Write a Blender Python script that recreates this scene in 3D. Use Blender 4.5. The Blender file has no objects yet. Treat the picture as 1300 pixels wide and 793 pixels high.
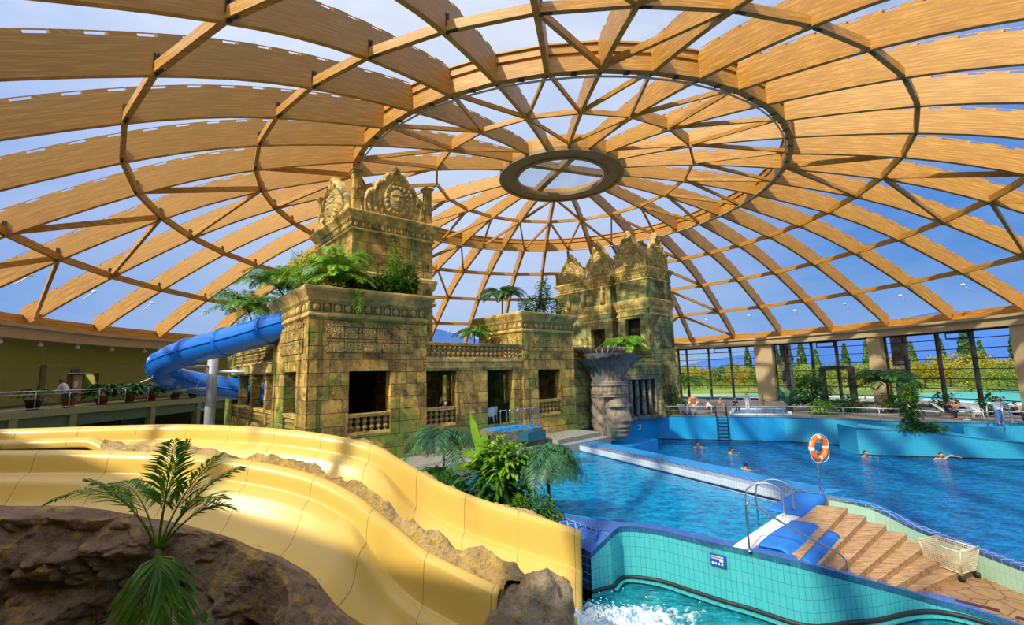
import bpy, bmesh, math, random
from math import sin, cos, pi, sqrt, atan2, exp, radians as R, hypot
from mathutils import Vector, Matrix, noise
random.seed(7)
COL = bpy.context.scene.collection
CZ = 4.1                                   # eye height above the pool deck

# ---------------------------------------------------------------- helpers
class MB:
    def __init__(s): s.v = []; s.f = []; s.sm = []; s.uv = {}
    def add(s, vs, fs, sm=False):
        o = len(s.v); s.v += [tuple(p) for p in vs]
        for f in fs: s.f.append(tuple(i + o for i in f)); s.sm.append(sm)
    def box(s, x0, x1, y0, y1, z0, z1):
        x0, x1 = min(x0, x1), max(x0, x1); y0, y1 = min(y0, y1), max(y0, y1)
        s.add([(x0,y0,z0),(x1,y0,z0),(x1,y1,z0),(x0,y1,z0),(x0,y0,z1),(x1,y0,z1),(x1,y1,z1),(x0,y1,z1)],
              [(0,3,2,1),(4,5,6,7),(0,1,5,4),(1,2,6,5),(2,3,7,6),(3,0,4,7)]); return s
    def beam(s, p, q, w, h, up=(0,0,1), drop=0.0):
        p = Vector(p); q = Vector(q); d = (q - p).normalized(); u = Vector(up)
        a = d.cross(u)
        if a.length < 1e-4: a = d.cross(Vector((1,0,0)))
        a.normalize(); b = a.cross(d).normalized()
        vs = []
        for c in (p, q):
            for i, j in ((-1,-1),(1,-1),(1,1),(-1,1)):
                vs.append(c + a*(i*w/2) + b*(j*h/2 + drop))
        s.add(vs, [(0,1,2,3),(7,6,5,4),(0,4,5,1),(1,5,6,2),(2,6,7,3),(3,7,4,0)]); return s
    def tube(s, pts, r, n=8, closed=False, caps=True):
        pts = [Vector(p) for p in pts]; m = len(pts); rs = r if isinstance(r, (list, tuple)) else [r]*m
        vs = []; prev = None
        for i, p in enumerate(pts):
            if closed: d = pts[(i+1) % m] - pts[i-1]
            else: d = pts[min(i+1, m-1)] - pts[max(i-1, 0)]
            if d.length < 1e-9: d = Vector((0,0,1))
            d.normalize()
            if prev is None:
                a = d.cross(Vector((0,0,1)))
                if a.length < .05: a = d.cross(Vector((1,0,0)))
            else: a = prev - d*prev.dot(d)
            a.normalize(); prev = a; b = d.cross(a)
            for k in range(n):
                t = 2*pi*k/n; vs.append(p + (a*cos(t) + b*sin(t))*rs[i])
        fs = []
        for i in range(m if closed else m-1):
            j = (i+1) % m
            for k in range(n):
                l = (k+1) % n; fs.append((i*n+k, i*n+l, j*n+l, j*n+k))
        if caps and not closed: fs.append(tuple(range(n))[::-1]); fs.append(tuple((m-1)*n+k for k in range(n)))
        s.add(vs, fs, True); return s
    def lathe(s, prof, c=(0,0,0), n=12, sm=True, sx=1, sy=1, a0=0.0):
        vs = []; fs = []; m = len(prof)
        for r, z in prof:
            for k in range(n):
                t = 2*pi*k/n + a0; vs.append((c[0]+r*cos(t)*sx, c[1]+r*sin(t)*sy, c[2]+z))
        for i in range(m-1):
            for k in range(n):
                l = (k+1) % n; fs.append((i*n+k, i*n+l, (i+1)*n+l, (i+1)*n+k))
        fs.append(tuple(range(n))[::-1]); fs.append(tuple((m-1)*n+k for k in range(n)))
        s.add(vs, fs, sm); return s
    def grid(s, fn, nu, nv, sm=True, closed_u=False, flip=False, keep=None):
        vs = [fn(i/nu, j/nv) for i in range(nu+1) for j in range(nv+1)]
        fs = []
        for i in range(nu):
            for j in range(nv):
                if keep and not keep((i+.5)/nu, (j+.5)/nv): continue
                q = (i*(nv+1)+j, (i+1)*(nv+1)+j, (i+1)*(nv+1)+j+1, i*(nv+1)+j+1)
                fs.append(q[::-1] if flip else q)
        s.add(vs, fs, sm); return s
    def prism(s, poly, z0, z1, sm=False):
        n = len(poly); ar = sum(poly[i][0]*poly[(i+1)%n][1] - poly[(i+1)%n][0]*poly[i][1] for i in range(n))
        if ar < 0: poly = poly[::-1]
        g0 = z0 if callable(z0) else (lambda x, y: z0); g1 = z1 if callable(z1) else (lambda x, y: z1)
        vs = [(x, y, g0(x, y)) for x, y in poly] + [(x, y, g1(x, y)) for x, y in poly]
        fs = [tuple(range(n))[::-1], tuple(range(n, 2*n))] + [(i, (i+1)%n, n+(i+1)%n, n+i) for i in range(n)]
        s.add(vs, fs, sm); return s
    def sphere(s, c, r, n=10, m=7, sc=(1,1,1), jit=0):
        vs = []; fs = []
        for i in range(m+1):
            a = pi*i/m
            for k in range(n):
                t = 2*pi*k/n; q = 1 + (random.uniform(-jit, jit) if jit else 0)
                vs.append((c[0]+r*sc[0]*q*sin(a)*cos(t), c[1]+r*sc[1]*q*sin(a)*sin(t), c[2]+r*sc[2]*q*cos(a)))
        for i in range(m):
            for k in range(n):
                l = (k+1) % n; fs.append((i*n+k, (i+1)*n+k, (i+1)*n+l, i*n+l))
        s.add(vs, fs, True); return s
    def tri(s, a, b, c): s.add([a, b, c], [(0,1,2)]); return s
    def build(s, name, mat, parent=None, loc=(0,0,0), rotz=0, **kw):
        me = bpy.data.meshes.new(name); me.from_pydata(s.v, [], s.f)
        me.polygons.foreach_set('use_smooth', s.sm)
        uvl = me.uv_layers.new(name='UVMap'); dat = [0.0]*(len(me.loops)*2); k = 0
        for p in me.polygons:
            n = p.normal
            if abs(n.z) > .75: ax = 0
            elif abs(n.x) > abs(n.y): ax = 1
            else: ax = 2
            for vi in p.vertices:
                x, y, z = s.v[vi]
                if ax == 0: a, b = x, y
                elif ax == 1: a, b = y, z
                else: a, b = x, z
                dat[k] = a; dat[k+1] = b; k += 2
        if s.uv:
            for li, l in enumerate(me.loops):
                u = s.uv.get(l.vertex_index)
                if u: dat[2*li], dat[2*li+1] = u
        uvl.data.foreach_set('uv', dat)
        me.validate(); me.update()
        if isinstance(mat, (list, tuple)):
            for m_ in mat: me.materials.append(m_)
        else: me.materials.append(mat)
        o = bpy.data.objects.new(name, me); COL.objects.link(o)
        o.location = loc; o.rotation_euler = (0, 0, rotz)
        if parent: o.parent = parent
        for a, b in kw.items(): o[a] = b
        return o

def thing(name, label, cat, loc=(0,0,0), rotz=0, group=None, kind=None):
    o = bpy.data.objects.new(name, None); COL.objects.link(o); o.empty_display_size = .1
    o.location = loc; o.rotation_euler = (0,0,rotz); o['label'] = label; o['category'] = cat
    if group: o['group'] = group
    if kind: o['kind'] = kind
    return o
def tag(o, label, cat, group=None, kind=None):
    o['label'] = label; o['category'] = cat
    if group: o['group'] = group
    if kind: o['kind'] = kind
    return o
def struct(o, label=None):
    o['kind'] = 'structure'
    if label: o['label'] = label
    return o
def kids(o): return [c for c in bpy.data.objects if c.parent == o]
KIDS = {}
def dup(root, loc, rotz=0, label=None, group=None, scale=None):
    r = root.copy(); COL.objects.link(r); r.location = loc; r.rotation_euler = (0,0,rotz)
    if label: r['label'] = label
    if group: r['group'] = group
    if scale: r.scale = (scale,)*3 if not isinstance(scale, tuple) else scale
    if root.name not in KIDS: KIDS[root.name] = [(c, kids(c)) for c in kids(root)]
    for ch, gs in KIDS[root.name]:
        c = ch.copy(); COL.objects.link(c); c.parent = r
        for g in gs:
            d = g.copy(); COL.objects.link(d); d.parent = c
    return r

# ---------------------------------------------------------------- materials
class NT:
    def __init__(s, name):
        s.m = bpy.data.materials.new(name); s.m.use_nodes = True; s.t = s.m.node_tree; s.t.nodes.clear()
        s.out = s.n('ShaderNodeOutputMaterial')
    def n(s, typ, **kw):
        x = s.t.nodes.new(typ)
        for k, v in kw.items():
            if k in x.inputs: x.inputs[k].default_value = v
            else: setattr(x, k, v)
        return x
    def l(s, a, b): s.t.links.new(a, b)
    def tex(s, which='Object', scale=(1,1,1), rot=(0,0,0)):
        tc = s.n('ShaderNodeTexCoord'); mp = s.n('ShaderNodeMapping'); mp.inputs['Scale'].default_value = scale
        mp.inputs['Rotation'].default_value = rot; s.l(tc.outputs[which], mp.inputs['Vector']); return mp.outputs[0]
    def noise(s, vec, scale, detail=4, rough=.6, dist=0):
        x = s.n('ShaderNodeTexNoise'); x.inputs['Scale'].default_value = scale; x.inputs['Detail'].default_value = detail
        x.inputs['Roughness'].default_value = rough; x.inputs['Distortion'].default_value = dist
        if vec: s.l(vec, x.inputs['Vector'])
        return x.outputs['Fac']
    def ramp(s, fac, stops):
        x = s.n('ShaderNodeValToRGB'); e = x.color_ramp.elements
        while len(e) < len(stops): e.new(.5)
        for i, (p, c) in enumerate(stops): e[i].position = p; e[i].color = (*c, 1) if len(c) == 3 else c
        s.l(fac, x.inputs[0]); return x.outputs[0]
    def mix(s, a, b, fac, mode='MIX'):
        x = s.n('ShaderNodeMix', data_type='RGBA', blend_type=mode)
        for v, i in ((fac, 0), (a, 6), (b, 7)):
            if isinstance(v, (int, float)): x.inputs[i].default_value = v
            elif isinstance(v, tuple): x.inputs[i].default_value = (*v, 1)
            else: s.l(v, x.inputs[i])
        return x.outputs[2]
    def math(s, op, a, b=0.0, c=None):
        x = s.n('ShaderNodeMath', operation=op)
        for v, i in ((a, 0), (b, 1), (c, 2)):
            if v is None: continue
            if isinstance(v, (int, float)): x.inputs[i].default_value = v
            else: s.l(v, x.inputs[i])
        return x.outputs[0]
    def bump(s, h, strength=.5, dist=.02, normal=None):
        x = s.n('ShaderNodeBump'); x.inputs['Strength'].default_value = strength; x.inputs['Distance'].default_value = dist
        s.l(h, x.inputs['Height'])
        if normal: s.l(normal, x.inputs['Normal'])
        return x.outputs[0]
    def bsdf(s, color, rough=.6, metal=0, normal=None, spec=.5, **kw):
        b = s.n('ShaderNodeBsdfPrincipled')
        if isinstance(color, tuple): b.inputs['Base Color'].default_value = (*color, 1)
        else: s.l(color, b.inputs['Base Color'])
        if isinstance(rough, (int, float)): b.inputs['Roughness'].default_value = rough
        else: s.l(rough, b.inputs['Roughness'])
        b.inputs['Metallic'].default_value = metal; b.inputs['Specular IOR Level'].default_value = spec
        if normal: s.l(normal, b.inputs['Normal'])
        for k, v in kw.items(): b.inputs[k].default_value = v
        return b
    def done(s, b): s.l(b.outputs[0], s.out.inputs[0]); return s.m

def plain(name, c, rough=.6, metal=0, var=.12, scale=6, **kw):
    t = NT(name); v = t.tex(); n = t.noise(v, scale, 3)
    lo = tuple(x*(1-var) for x in c); hi = tuple(min(1, x*(1+var)) for x in c)
    return t.done(t.bsdf(t.ramp(n, [(.3, lo), (.7, hi)]), rough, metal, **kw))
def m_wood(name, c, c2):
    t = NT(name); v = t.tex('UV', (.55, 9, 1)); n = t.noise(v, 1.6, 6, .65)
    col = t.ramp(n, [(.36, tuple(x*.8 for x in c2)), (.5, c2), (.6, c)])
    sp = t.noise(t.tex('UV', (4, 14, 1)), 2.0, 2, .5)
    col = t.mix(col, tuple(x*.45 for x in c2), t.ramp(sp, [(.70, (0,0,0)), (.76, (1,1,1))]))
    bands = t.n('ShaderNodeTexNoise'); bands.inputs['Scale'].default_value = .35
    col = t.mix(col, tuple(x*.86 for x in c), t.ramp(bands.outputs['Fac'], [(.45, (0,0,0)), (.62, (1,1,1))]))
    return t.done(t.bsdf(col, .5, 0, t.bump(n, .15, .01)))
def m_tile(name, tile, grout, sx, sy, mortar=.02, rough=.25, c2=None, bumpy=.4, which='UV'):
    t = NT(name); v = t.tex(which)
    b = t.n('ShaderNodeTexBrick'); t.l(v, b.inputs['Vector']); b.offset = 0; b.squash = 1
    b.inputs['Color1'].default_value = (*tile, 1); b.inputs['Color2'].default_value = (*(c2 or tile), 1)
    b.inputs['Mortar'].default_value = (*grout, 1); b.inputs['Scale'].default_value = 1
    b.inputs['Brick Width'].default_value = sx; b.inputs['Row Height'].default_value = sy
    b.inputs['Mortar Size'].default_value = mortar*min(sx, sy); b.inputs['Mortar Smooth'].default_value = .1
    n = t.noise(t.tex(), 1.2, 3)
    col = t.mix(b.outputs['Color'], tuple(x*.85 for x in tile), t.math('MULTIPLY', n, .4))
    inv = t.math('SUBTRACT', 1.0, b.outputs['Fac'])
    return t.done(t.bsdf(col, rough, 0, t.bump(inv, bumpy, .004)))
def m_stone(name, warm, green, dark, carve=0.0, bw=.95, bh=.60, mort=.014, blocks=True):
    t = NT(name); uv = t.tex('UV'); ob = t.tex()
    w = t.n('ShaderNodeTexNoise'); w.inputs['Scale'].default_value = 2.6; w.inputs['Detail'].default_value = 3; t.l(uv, w.inputs['Vector'])
    mx = t.n('ShaderNodeMix', data_type='VECTOR'); mx.inputs[0].default_value = .035; t.l(uv, mx.inputs[4]); t.l(w.outputs['Color'], mx.inputs[5])
    b = t.n('ShaderNodeTexBrick'); t.l(mx.outputs[1], b.inputs['Vector']); b.offset = .37; b.offset_frequency = 2; b.squash = .58; b.squash_frequency = 3
    b.inputs['Color1'].default_value = (0,0,0,1); b.inputs['Color2'].default_value = (1,1,1,1); b.inputs['Mortar'].default_value = (.5,.5,.5,1)
    b.inputs['Scale'].default_value = 1; b.inputs['Brick Width'].default_value = bw; b.inputs['Row Height'].default_value = bh
    b.inputs['Mortar Size'].default_value = mort; b.inputs['Mortar Smooth'].default_value = .5
    n1 = t.noise(ob, .36, 3, .6, .5); n2 = t.noise(ob, 1.7, 5, .7); n3 = t.noise(ob, 11, 4, .75); n4 = t.noise(ob, .9, 3, .6)
    bright = tuple(min(1, x*2.0) for x in warm)
    col = t.mix(warm, bright, t.ramp(n4, [(.42, (0,0,0)), (.62, (1,1,1))]))
    col = t.mix(col, green, t.ramp(n1, [(.50, (0,0,0)), (.60, (.9,.9,.9))]))
    if blocks: col = t.mix(col, t.mix(col, (1.35,1.3,1.2), 1.0, 'MULTIPLY'), t.math('MULTIPLY', b.outputs['Color'], .7))
    col = t.mix(col, dark, t.ramp(n2, [(.49, (0,0,0)), (.66, (.85,.85,.85))]))
    col = t.mix(col, tuple(x*.5 for x in dark), t.ramp(n3, [(.56, (0,0,0)), (.74, (.85,.85,.85))]))
    h = t.math('MULTIPLY_ADD', n2, .35, t.math('MULTIPLY', n3, .35))
    if blocks:
        col = t.mix(col, tuple(x*.18 for x in dark), t.math('MULTIPLY', b.outputs['Fac'], .9))
        h = t.math('ADD', h, t.math('SUBTRACT', 1.0, b.outputs['Fac']))
    vo = t.n('ShaderNodeTexVoronoi'); vo.inputs['Scale'].default_value = 2.9; t.l(mx.outputs[1], vo.inputs['Vector'])
    ring = t.math('SINE', t.math('ADD', t.math('MULTIPLY', vo.outputs['Distance'], 46.0), t.math('MULTIPLY', n4, 22.0)))
    ring = t.ramp(ring, [(.0, (0,0,0)), (.55, (1,1,1))])
    if carve > 0:
        h = t.math('MULTIPLY_ADD', ring, .9*carve, h); dk = t.math('MULTIPLY', t.math('SUBTRACT', 1.0, ring), .75*carve)
        col = t.mix(col, tuple(x*.5 for x in dark), dk)
        if carve >= 1: col = t.mix(col, t.mix(col, (1.25,1.2,1.1), 1.0, 'MULTIPLY'), ring)
    elif blocks:
        sel = t.ramp(b.outputs['Color'], [(.62, (0,0,0)), (.66, (1,1,1))])
        h = t.math('MULTIPLY_ADD', t.math('MULTIPLY', sel, ring), .7, h)
        col = t.mix(col, tuple(x*.6 for x in dark), t.math('MULTIPLY', t.math('MULTIPLY', sel, t.math('SUBTRACT', 1.0, ring)), .6))
    return t.done(t.bsdf(col, .8, 0, t.bump(h, .8, .05)))
def m_leaf(name, c, c2, trans=.35):
    t = NT(name); n = t.noise(t.tex(), 1.7, 3)
    col = t.ramp(n, [(.35, c), (.65, c2)])
    d = t.bsdf(col, .42); tr = t.n('ShaderNodeBsdfTranslucent'); t.l(col, tr.inputs[0])
    mx = t.n('ShaderNodeMixShader'); mx.inputs[0].default_value = trans; t.l(d.outputs[0], mx.inputs[1]); t.l(tr.outputs[0], mx.inputs[2])
    return t.done(mx)
def m_water(name, tint, scale, bump=.25, foam=None, opaque=0.0, body=(.02,.3,.7)):
    t = NT(name); v = t.tex('Object', (1, 1.6, 1), (0, 0, .5))
    n1 = t.noise(v, scale, 3, .55, .6); n2 = t.noise(v, scale*3.1, 2, .5)
    nm = t.bump(t.math('MULTIPLY_ADD', n2, .35, n1), bump, .12)
    g = t.n('ShaderNodeBsdfGlossy'); g.inputs['Roughness'].default_value = .05; t.l(nm, g.inputs['Normal'])
    tr = t.n('ShaderNodeBsdfTransparent'); tr.inputs[0].default_value = (*tint, 1)
    df = t.n('ShaderNodeBsdfDiffuse'); 
    t.l(t.mix(tuple(x*.55 for x in body), tuple(min(1, x*1.5) for x in body), t.ramp(t.math('MULTIPLY_ADD', n2, .4, t.math('MULTIPLY', n1, .6)), [(.40, (0,0,0)), (.60, (1,1,1))])), df.inputs[0]); t.l(nm, df.inputs['Normal'])
    m0 = t.n('ShaderNodeMixShader'); m0.inputs[0].default_value = opaque; t.l(tr.outputs[0], m0.inputs[1]); t.l(df.outputs[0], m0.inputs[2])
    fr = t.n('ShaderNodeFresnel'); fr.inputs[0].default_value = 1.33; t.l(nm, fr.inputs['Normal'])
    mx = t.n('ShaderNodeMixShader'); t.l(t.math('MULTIPLY', fr.outputs[0], .8), mx.inputs[0]); t.l(m0.outputs[0], mx.inputs[1]); t.l(g.outputs[0], mx.inputs[2])
    return t.done(mx)
def m_glass(name, tint=(.93,.96,1), gl=.06):
    t = NT(name); g = t.n('ShaderNodeBsdfGlossy'); g.inputs['Roughness'].default_value = .08
    tr = t.n('ShaderNodeBsdfTransparent'); tr.inputs[0].default_value = (*tint, 1)
    fr = t.n('ShaderNodeLayerWeight'); fr.inputs[0].default_value = .25
    mx = t.n('ShaderNodeMixShader'); t.l(t.math('MULTIPLY_ADD', fr.outputs[0], gl*2, gl*.3), mx.inputs[0]); t.l(tr.outputs[0], mx.inputs[1]); t.l(g.outputs[0], mx.inputs[2])
    return t.done(mx)
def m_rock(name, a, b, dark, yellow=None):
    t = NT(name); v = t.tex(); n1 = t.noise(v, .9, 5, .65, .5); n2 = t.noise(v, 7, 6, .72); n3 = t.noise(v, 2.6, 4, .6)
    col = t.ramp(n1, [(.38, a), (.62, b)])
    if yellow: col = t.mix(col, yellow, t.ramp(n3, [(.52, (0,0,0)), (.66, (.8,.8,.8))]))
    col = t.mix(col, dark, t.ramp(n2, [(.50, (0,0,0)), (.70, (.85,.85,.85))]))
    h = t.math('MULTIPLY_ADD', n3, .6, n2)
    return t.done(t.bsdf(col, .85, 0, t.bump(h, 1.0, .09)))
M = {}
M['wood'] = m_wood('warm laminated timber', (.60,.31,.06), (.42,.20,.032))
M['wood2'] = m_wood('pale laminated timber', (.34,.23,.11), (.24,.15,.07))
M['plate'] = plain('dark steel plate', (.05,.05,.06), .4, .6)
M['steel'] = plain('brushed stainless steel', (.62,.64,.66), .25, 1, .05)
M['pipe'] = plain('grey painted steel', (.45,.48,.52), .35, .3, .05)
M['beamcon'] = plain('tan painted concrete beam', (.50,.38,.22), .8, 0, .08, 2)
M['olive'] = plain('olive painted plaster', (.30,.31,.075), .85, 0, .06, 1.2)
M['roofglass'] = m_glass('clear roof glazing', (.93,.96,1), .08)
M['glass'] = m_glass('window glazing', (.95,.98,1), .05)
M['stone'] = m_stone('mossy temple stone', (.36,.23,.05), (.15,.24,.03), (.07,.052,.022))
M['stone2'] = m_stone('greenish temple stone', (.29,.26,.08), (.11,.19,.08), (.05,.055,.035))
M['carved'] = m_stone('carved temple stone', (.46,.32,.09), (.27,.29,.07), (.10,.07,.03), 1.0, .85, .7, .02)
M['gable'] = m_stone('sculpted gable stone', (.46,.33,.12), (.30,.26,.09), (.13,.10,.05), 0, blocks=False)
M['trimstone'] = m_stone('moulded temple stone', (.48,.33,.09), (.30,.29,.08), (.13,.10,.045), 0, 2.2, 3.1, .010, blocks=False)
M['baluster'] = m_stone('worn baluster stone', (.27,.19,.055), (.17,.17,.05), (.06,.045,.02), 0, blocks=False)
M['frieze'] = m_stone('dark frieze stone', (.15,.10,.03), (.09,.10,.03), (.05,.04,.02), 0, blocks=False)  # darker stone ground behind the medallion row
M['greystone'] = m_stone('grey carved sculpture stone', (.19,.155,.12), (.10,.15,.15), (.03,.03,.03), 0, 2.3, 1.9, .010, blocks=False)
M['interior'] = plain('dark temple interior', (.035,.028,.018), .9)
M['rock'] = m_rock('brown cast rock', (.30,.19,.10), (.46,.32,.19), (.09,.055,.03))
M['rocky'] = m_rock('golden cast rock', (.48,.33,.14), (.62,.46,.24), (.14,.09,.04), (.72,.50,.10))
M['tile_turq'] = m_tile('turquoise wall tile', (.07,.50,.58), (.03,.26,.36), .125, .25, .05, .25, (.08,.54,.61))
M['tile_blue'] = m_tile('light blue wall tile', (.012,.33,.74), (.01,.24,.56), .25, .25, .04, .3, (.015,.36,.78))
M['tile_teal'] = m_tile('teal wall tile', (.03,.36,.60), (.02,.26,.45), .25, .12, .05, .3, (.04,.39,.63))
M['tile_white'] = m_tile('white wall tile', (.62,.72,.86), (.30,.42,.66), .125, .125, .06, .25)
M['tile_cobalt'] = m_tile('cobalt tile with pale grout', (.02,.10,.40), (.45,.60,.85), .20, .20, .06, .25, (.03,.13,.48))
M['mosaic'] = m_tile('blue mosaic', (.015,.08,.42), (.10,.22,.60), .06, .06, .08, .3, (.07,.20,.62))
M['basin_lit'] = m_tile('bright blue pool floor', (.02,.34,.88), (.02,.26,.74), .5, .5, .03, .5)
M['basin_deep'] = m_tile('deep blue pool floor', (.015,.27,.66), (.01,.2,.52), .5, .5, .03, .5)
M['basin_turq'] = m_tile('turquoise pool floor', (.05,.62,.72), (.04,.5,.6), .25, .25, .03, .5)
M['water_a'] = m_water('clear blue water', (.50,.86,1), 2.0, .22, None, .62, (.003,.36,1.0))
M['water_b'] = m_water('rippled deep water', (.40,.76,.98), 1.5, .8, None, .50, (.006,.26,.68))
M['water_c'] = m_water('turquoise water', (.50,.92,.98), 2.6, .5, None, .35, (.03,.50,.66))
M['rim_white'] = plain('white pool edge', (.82,.84,.84), .4)
M['dark_line'] = plain('dark rubber strip', (.015,.02,.03), .5)
M['pavement'] = m_tile('grey paving', (.30,.31,.27), (.16,.17,.15), .6, .6, .03, .7)
M['deck'] = m_tile('sand coloured deck tile', (.24,.20,.15), (.15,.13,.1), .3, .3, .04, .6)
M['mat'] = plain('blue foam mat', (.015,.20,.72), .55)
M['orange'] = plain('orange lifebuoy plastic', (.95,.20,.02), .4, 0, .04)
M['white'] = plain('white plastic', (.85,.85,.85), .4, 0, .03)
M['blue_tube'] = plain('blue fibreglass', (.012,.17,.72), .16, 0, .05, 2)
M['black'] = plain('black rubber', (.02,.02,.02), .5)
M['signblue'] = plain('dark blue sign', (.01,.10,.42), .4)
def m_slide():
    t = NT('golden fibreglass'); uv = t.tex('UV'); sx = t.n('ShaderNodeSeparateXYZ'); t.l(uv, sx.inputs[0])
    a = t.math('ABSOLUTE', t.math('SUBTRACT', t.math('FRACT', t.math('DIVIDE', sx.outputs[0], 1.45)), .5))
    seam = t.math('LESS_THAN', a, .006)
    n = t.noise(t.tex(), .8, 3)
    col = t.ramp(n, [(.3, (.70,.47,.10)), (.7, (.74,.52,.13))])
    col = t.mix(col, (.30,.17,.05), t.math('MULTIPLY', seam, .8))
    return t.done(t.bsdf(col, .30, 0, t.bump(t.math('SUBTRACT', 1.0, seam), .3, .01)))
M['slide'] = m_slide()
def m_sandstone():
    t = NT('flagstone'); v = t.tex(); vo = t.n('ShaderNodeTexVoronoi'); vo.feature = 'DISTANCE_TO_EDGE'; vo.inputs['Scale'].default_value = 2.4; t.l(v, vo.inputs['Vector'])
    n = t.noise(v, 3, 5, .7); col = t.ramp(n, [(.3, (.26,.14,.06)), (.7, (.42,.26,.13))])
    ln = t.ramp(vo.outputs['Distance'], [(.01, (1,1,1)), (.05, (0,0,0))])
    return t.done(t.bsdf(t.mix(col, (.14,.08,.04), ln), .6, 0, t.bump(n, .3, .02)))
M['flag'] = m_sandstone()
def m_travertine():
    t = NT('veined travertine'); v = t.tex('Object', (1, 1, 14)); n = t.noise(t.tex('Object', (2.0, 9, 9), (0, 0, .75)), 1.5, 5, .7, .5)
    return t.done(t.bsdf(t.ramp(n, [(.34, (.24,.12,.05)), (.5, (.50,.30,.14)), (.64, (.66,.44,.22))]), .45))
M['trav'] = m_travertine()
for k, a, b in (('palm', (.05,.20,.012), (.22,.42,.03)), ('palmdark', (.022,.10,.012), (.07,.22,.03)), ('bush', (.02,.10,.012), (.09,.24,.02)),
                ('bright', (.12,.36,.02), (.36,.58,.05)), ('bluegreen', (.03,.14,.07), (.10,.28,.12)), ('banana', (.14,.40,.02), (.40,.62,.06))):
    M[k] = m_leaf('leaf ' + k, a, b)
M['stem'] = plain('green brown stem', (.16,.15,.05), .7)
M['trunk'] = plain('brown bark', (.13,.08,.04), .85, 0, .3)
M['pot'] = plain('terracotta pot', (.32,.06,.03), .6)
M['potdark'] = plain('black pot', (.02,.02,.02), .6)
M['soil'] = plain('dark soil', (.03,.02,.012), .95)
M['skin'] = plain('skin', (.58,.30,.18), .5, 0, .06)
M['hair'] = plain('dark hair', (.02,.014,.01), .6)
M['shirt'] = plain('white cotton', (.75,.76,.80), .8)
M['cloth_dark'] = plain('dark cloth', (.03,.03,.045), .8)
M['cloth_blue'] = plain('blue cloth', (.05,.18,.5), .8)
M['frame'] = plain('dark window frame', (.035,.032,.03), .5, .2)
# ---------------------------------------------------------------- camera, sky, sun
cam = bpy.data.cameras.new('camera'); camo = bpy.data.objects.new('camera', cam); COL.objects.link(camo)
cam.lens = 584.3/1300*36; cam.sensor_width = 36; cam.clip_end = 9000; cam.clip_start = .05
_p, _r = .1317, -.0243
_w = Vector((0, cos(_p), sin(_p))); _u = Vector((0, -sin(_p), cos(_p))); _x = Vector((1,0,0))
_rx = _x*cos(_r) + _u*sin(_r); _ru = -_x*sin(_r) + _u*cos(_r)
mw = Matrix((_rx, _ru, -_w)).transposed().to_4x4(); mw.translation = Vector((0,0,CZ)); camo.matrix_world = mw
sc = bpy.context.scene; sc.camera = camo
sc.view_settings.view_transform = 'Standard'; sc.view_settings.look = 'None'; sc.view_settings.gamma = 1
sc.view_settings.use_curve_mapping = False; sc.view_settings.exposure = 0.0
sc.cycles.transparent_max_bounces = 24; sc.cycles.max_bounces = 7; sc.cycles.diffuse_bounces = 4
sc.cycles.sample_clamp_indirect = 6; sc.cycles.caustics_reflective = False; sc.cycles.caustics_refractive = False

SUN = Vector((-.50, -.60, .66)).normalized()
sl = bpy.data.lights.new('sun', 'SUN'); sl.energy = 5.0; sl.angle = .03; sl.color = (1, .86, .58)
so = bpy.data.objects.new('sun', sl); COL.objects.link(so); so.rotation_euler = (-SUN).to_track_quat('-Z', 'Y').to_euler(); so.location = SUN*80

wd = bpy.data.worlds.new('sky'); sc.world = wd; wd.use_nodes = True; t = wd.node_tree; t.nodes.clear()
class W_(NT):
    def __init__(s, tree): s.t = tree; s.out = s.n('ShaderNodeOutputWorld')
w = W_(t); tc = w.n('ShaderNodeTexCoord'); nv = tc.outputs['Generated']
sep = w.n('ShaderNodeSeparateXYZ'); w.l(nv, sep.inputs[0]); z = sep.outputs[2]
base = w.ramp(z, [(0.0, (.34,.52,.80)), (.10, (.15,.36,.76)), (.32, (.05,.24,.70)), (.62, (.06,.27,.74)), (1.0, (.20,.42,.9))])
mp = w.n('ShaderNodeMapping'); w.l(nv, mp.inputs[0]); mp.inputs['Scale'].default_value = (1, 1, 2.2)
cl = w.noise(mp.outputs[0], 2.1, 6, .6, .5); 
high = w.ramp(z, [(.05, (.12,.12,.12)), (.40, (.35,.35,.35)), (.62, (1,1,1))])
hi = w.n('ShaderNodeSeparateColor'); w.l(high, hi.inputs[0])
clf = w.math('MULTIPLY', w.ramp(cl, [(.36, (0,0,0)), (.60, (1,1,1))]), hi.outputs[0])
dh = w.n('ShaderNodeVectorMath', operation='DOT_PRODUCT'); w.l(nv, dh.inputs[0]); dh.inputs[1].default_value = (-.12,.80,.585)
hz = w.ramp(dh.outputs['Value'], [(.68, (0,0,0)), (.95, (.82,.82,.82))]); hs_ = w.n('ShaderNodeSeparateColor'); w.l(hz, hs_.inputs[0])
base = w.mix(base, (.66,.78,.98), hs_.outputs[0])
colr = w.mix(base, (.80,.86,1.0), clf)
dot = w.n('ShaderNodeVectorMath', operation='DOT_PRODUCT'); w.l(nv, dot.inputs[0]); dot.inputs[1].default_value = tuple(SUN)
glow = w.ramp(dot.outputs['Value'], [(0.0, (0,0,0)), (.35, (.12,.12,.12)), (.75, (.55,.55,.55)), (1.0, (1,1,1))])  # broad sky glow round the sun, added out of view to light the interior
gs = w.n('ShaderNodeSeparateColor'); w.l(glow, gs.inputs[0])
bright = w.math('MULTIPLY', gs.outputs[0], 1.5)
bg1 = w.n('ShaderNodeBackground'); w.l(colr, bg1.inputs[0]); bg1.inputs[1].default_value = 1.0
bg2 = w.n('ShaderNodeBackground'); bg2.inputs[0].default_value = (1, .93, .80, 1); w.l(bright, bg2.inputs[1])
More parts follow.
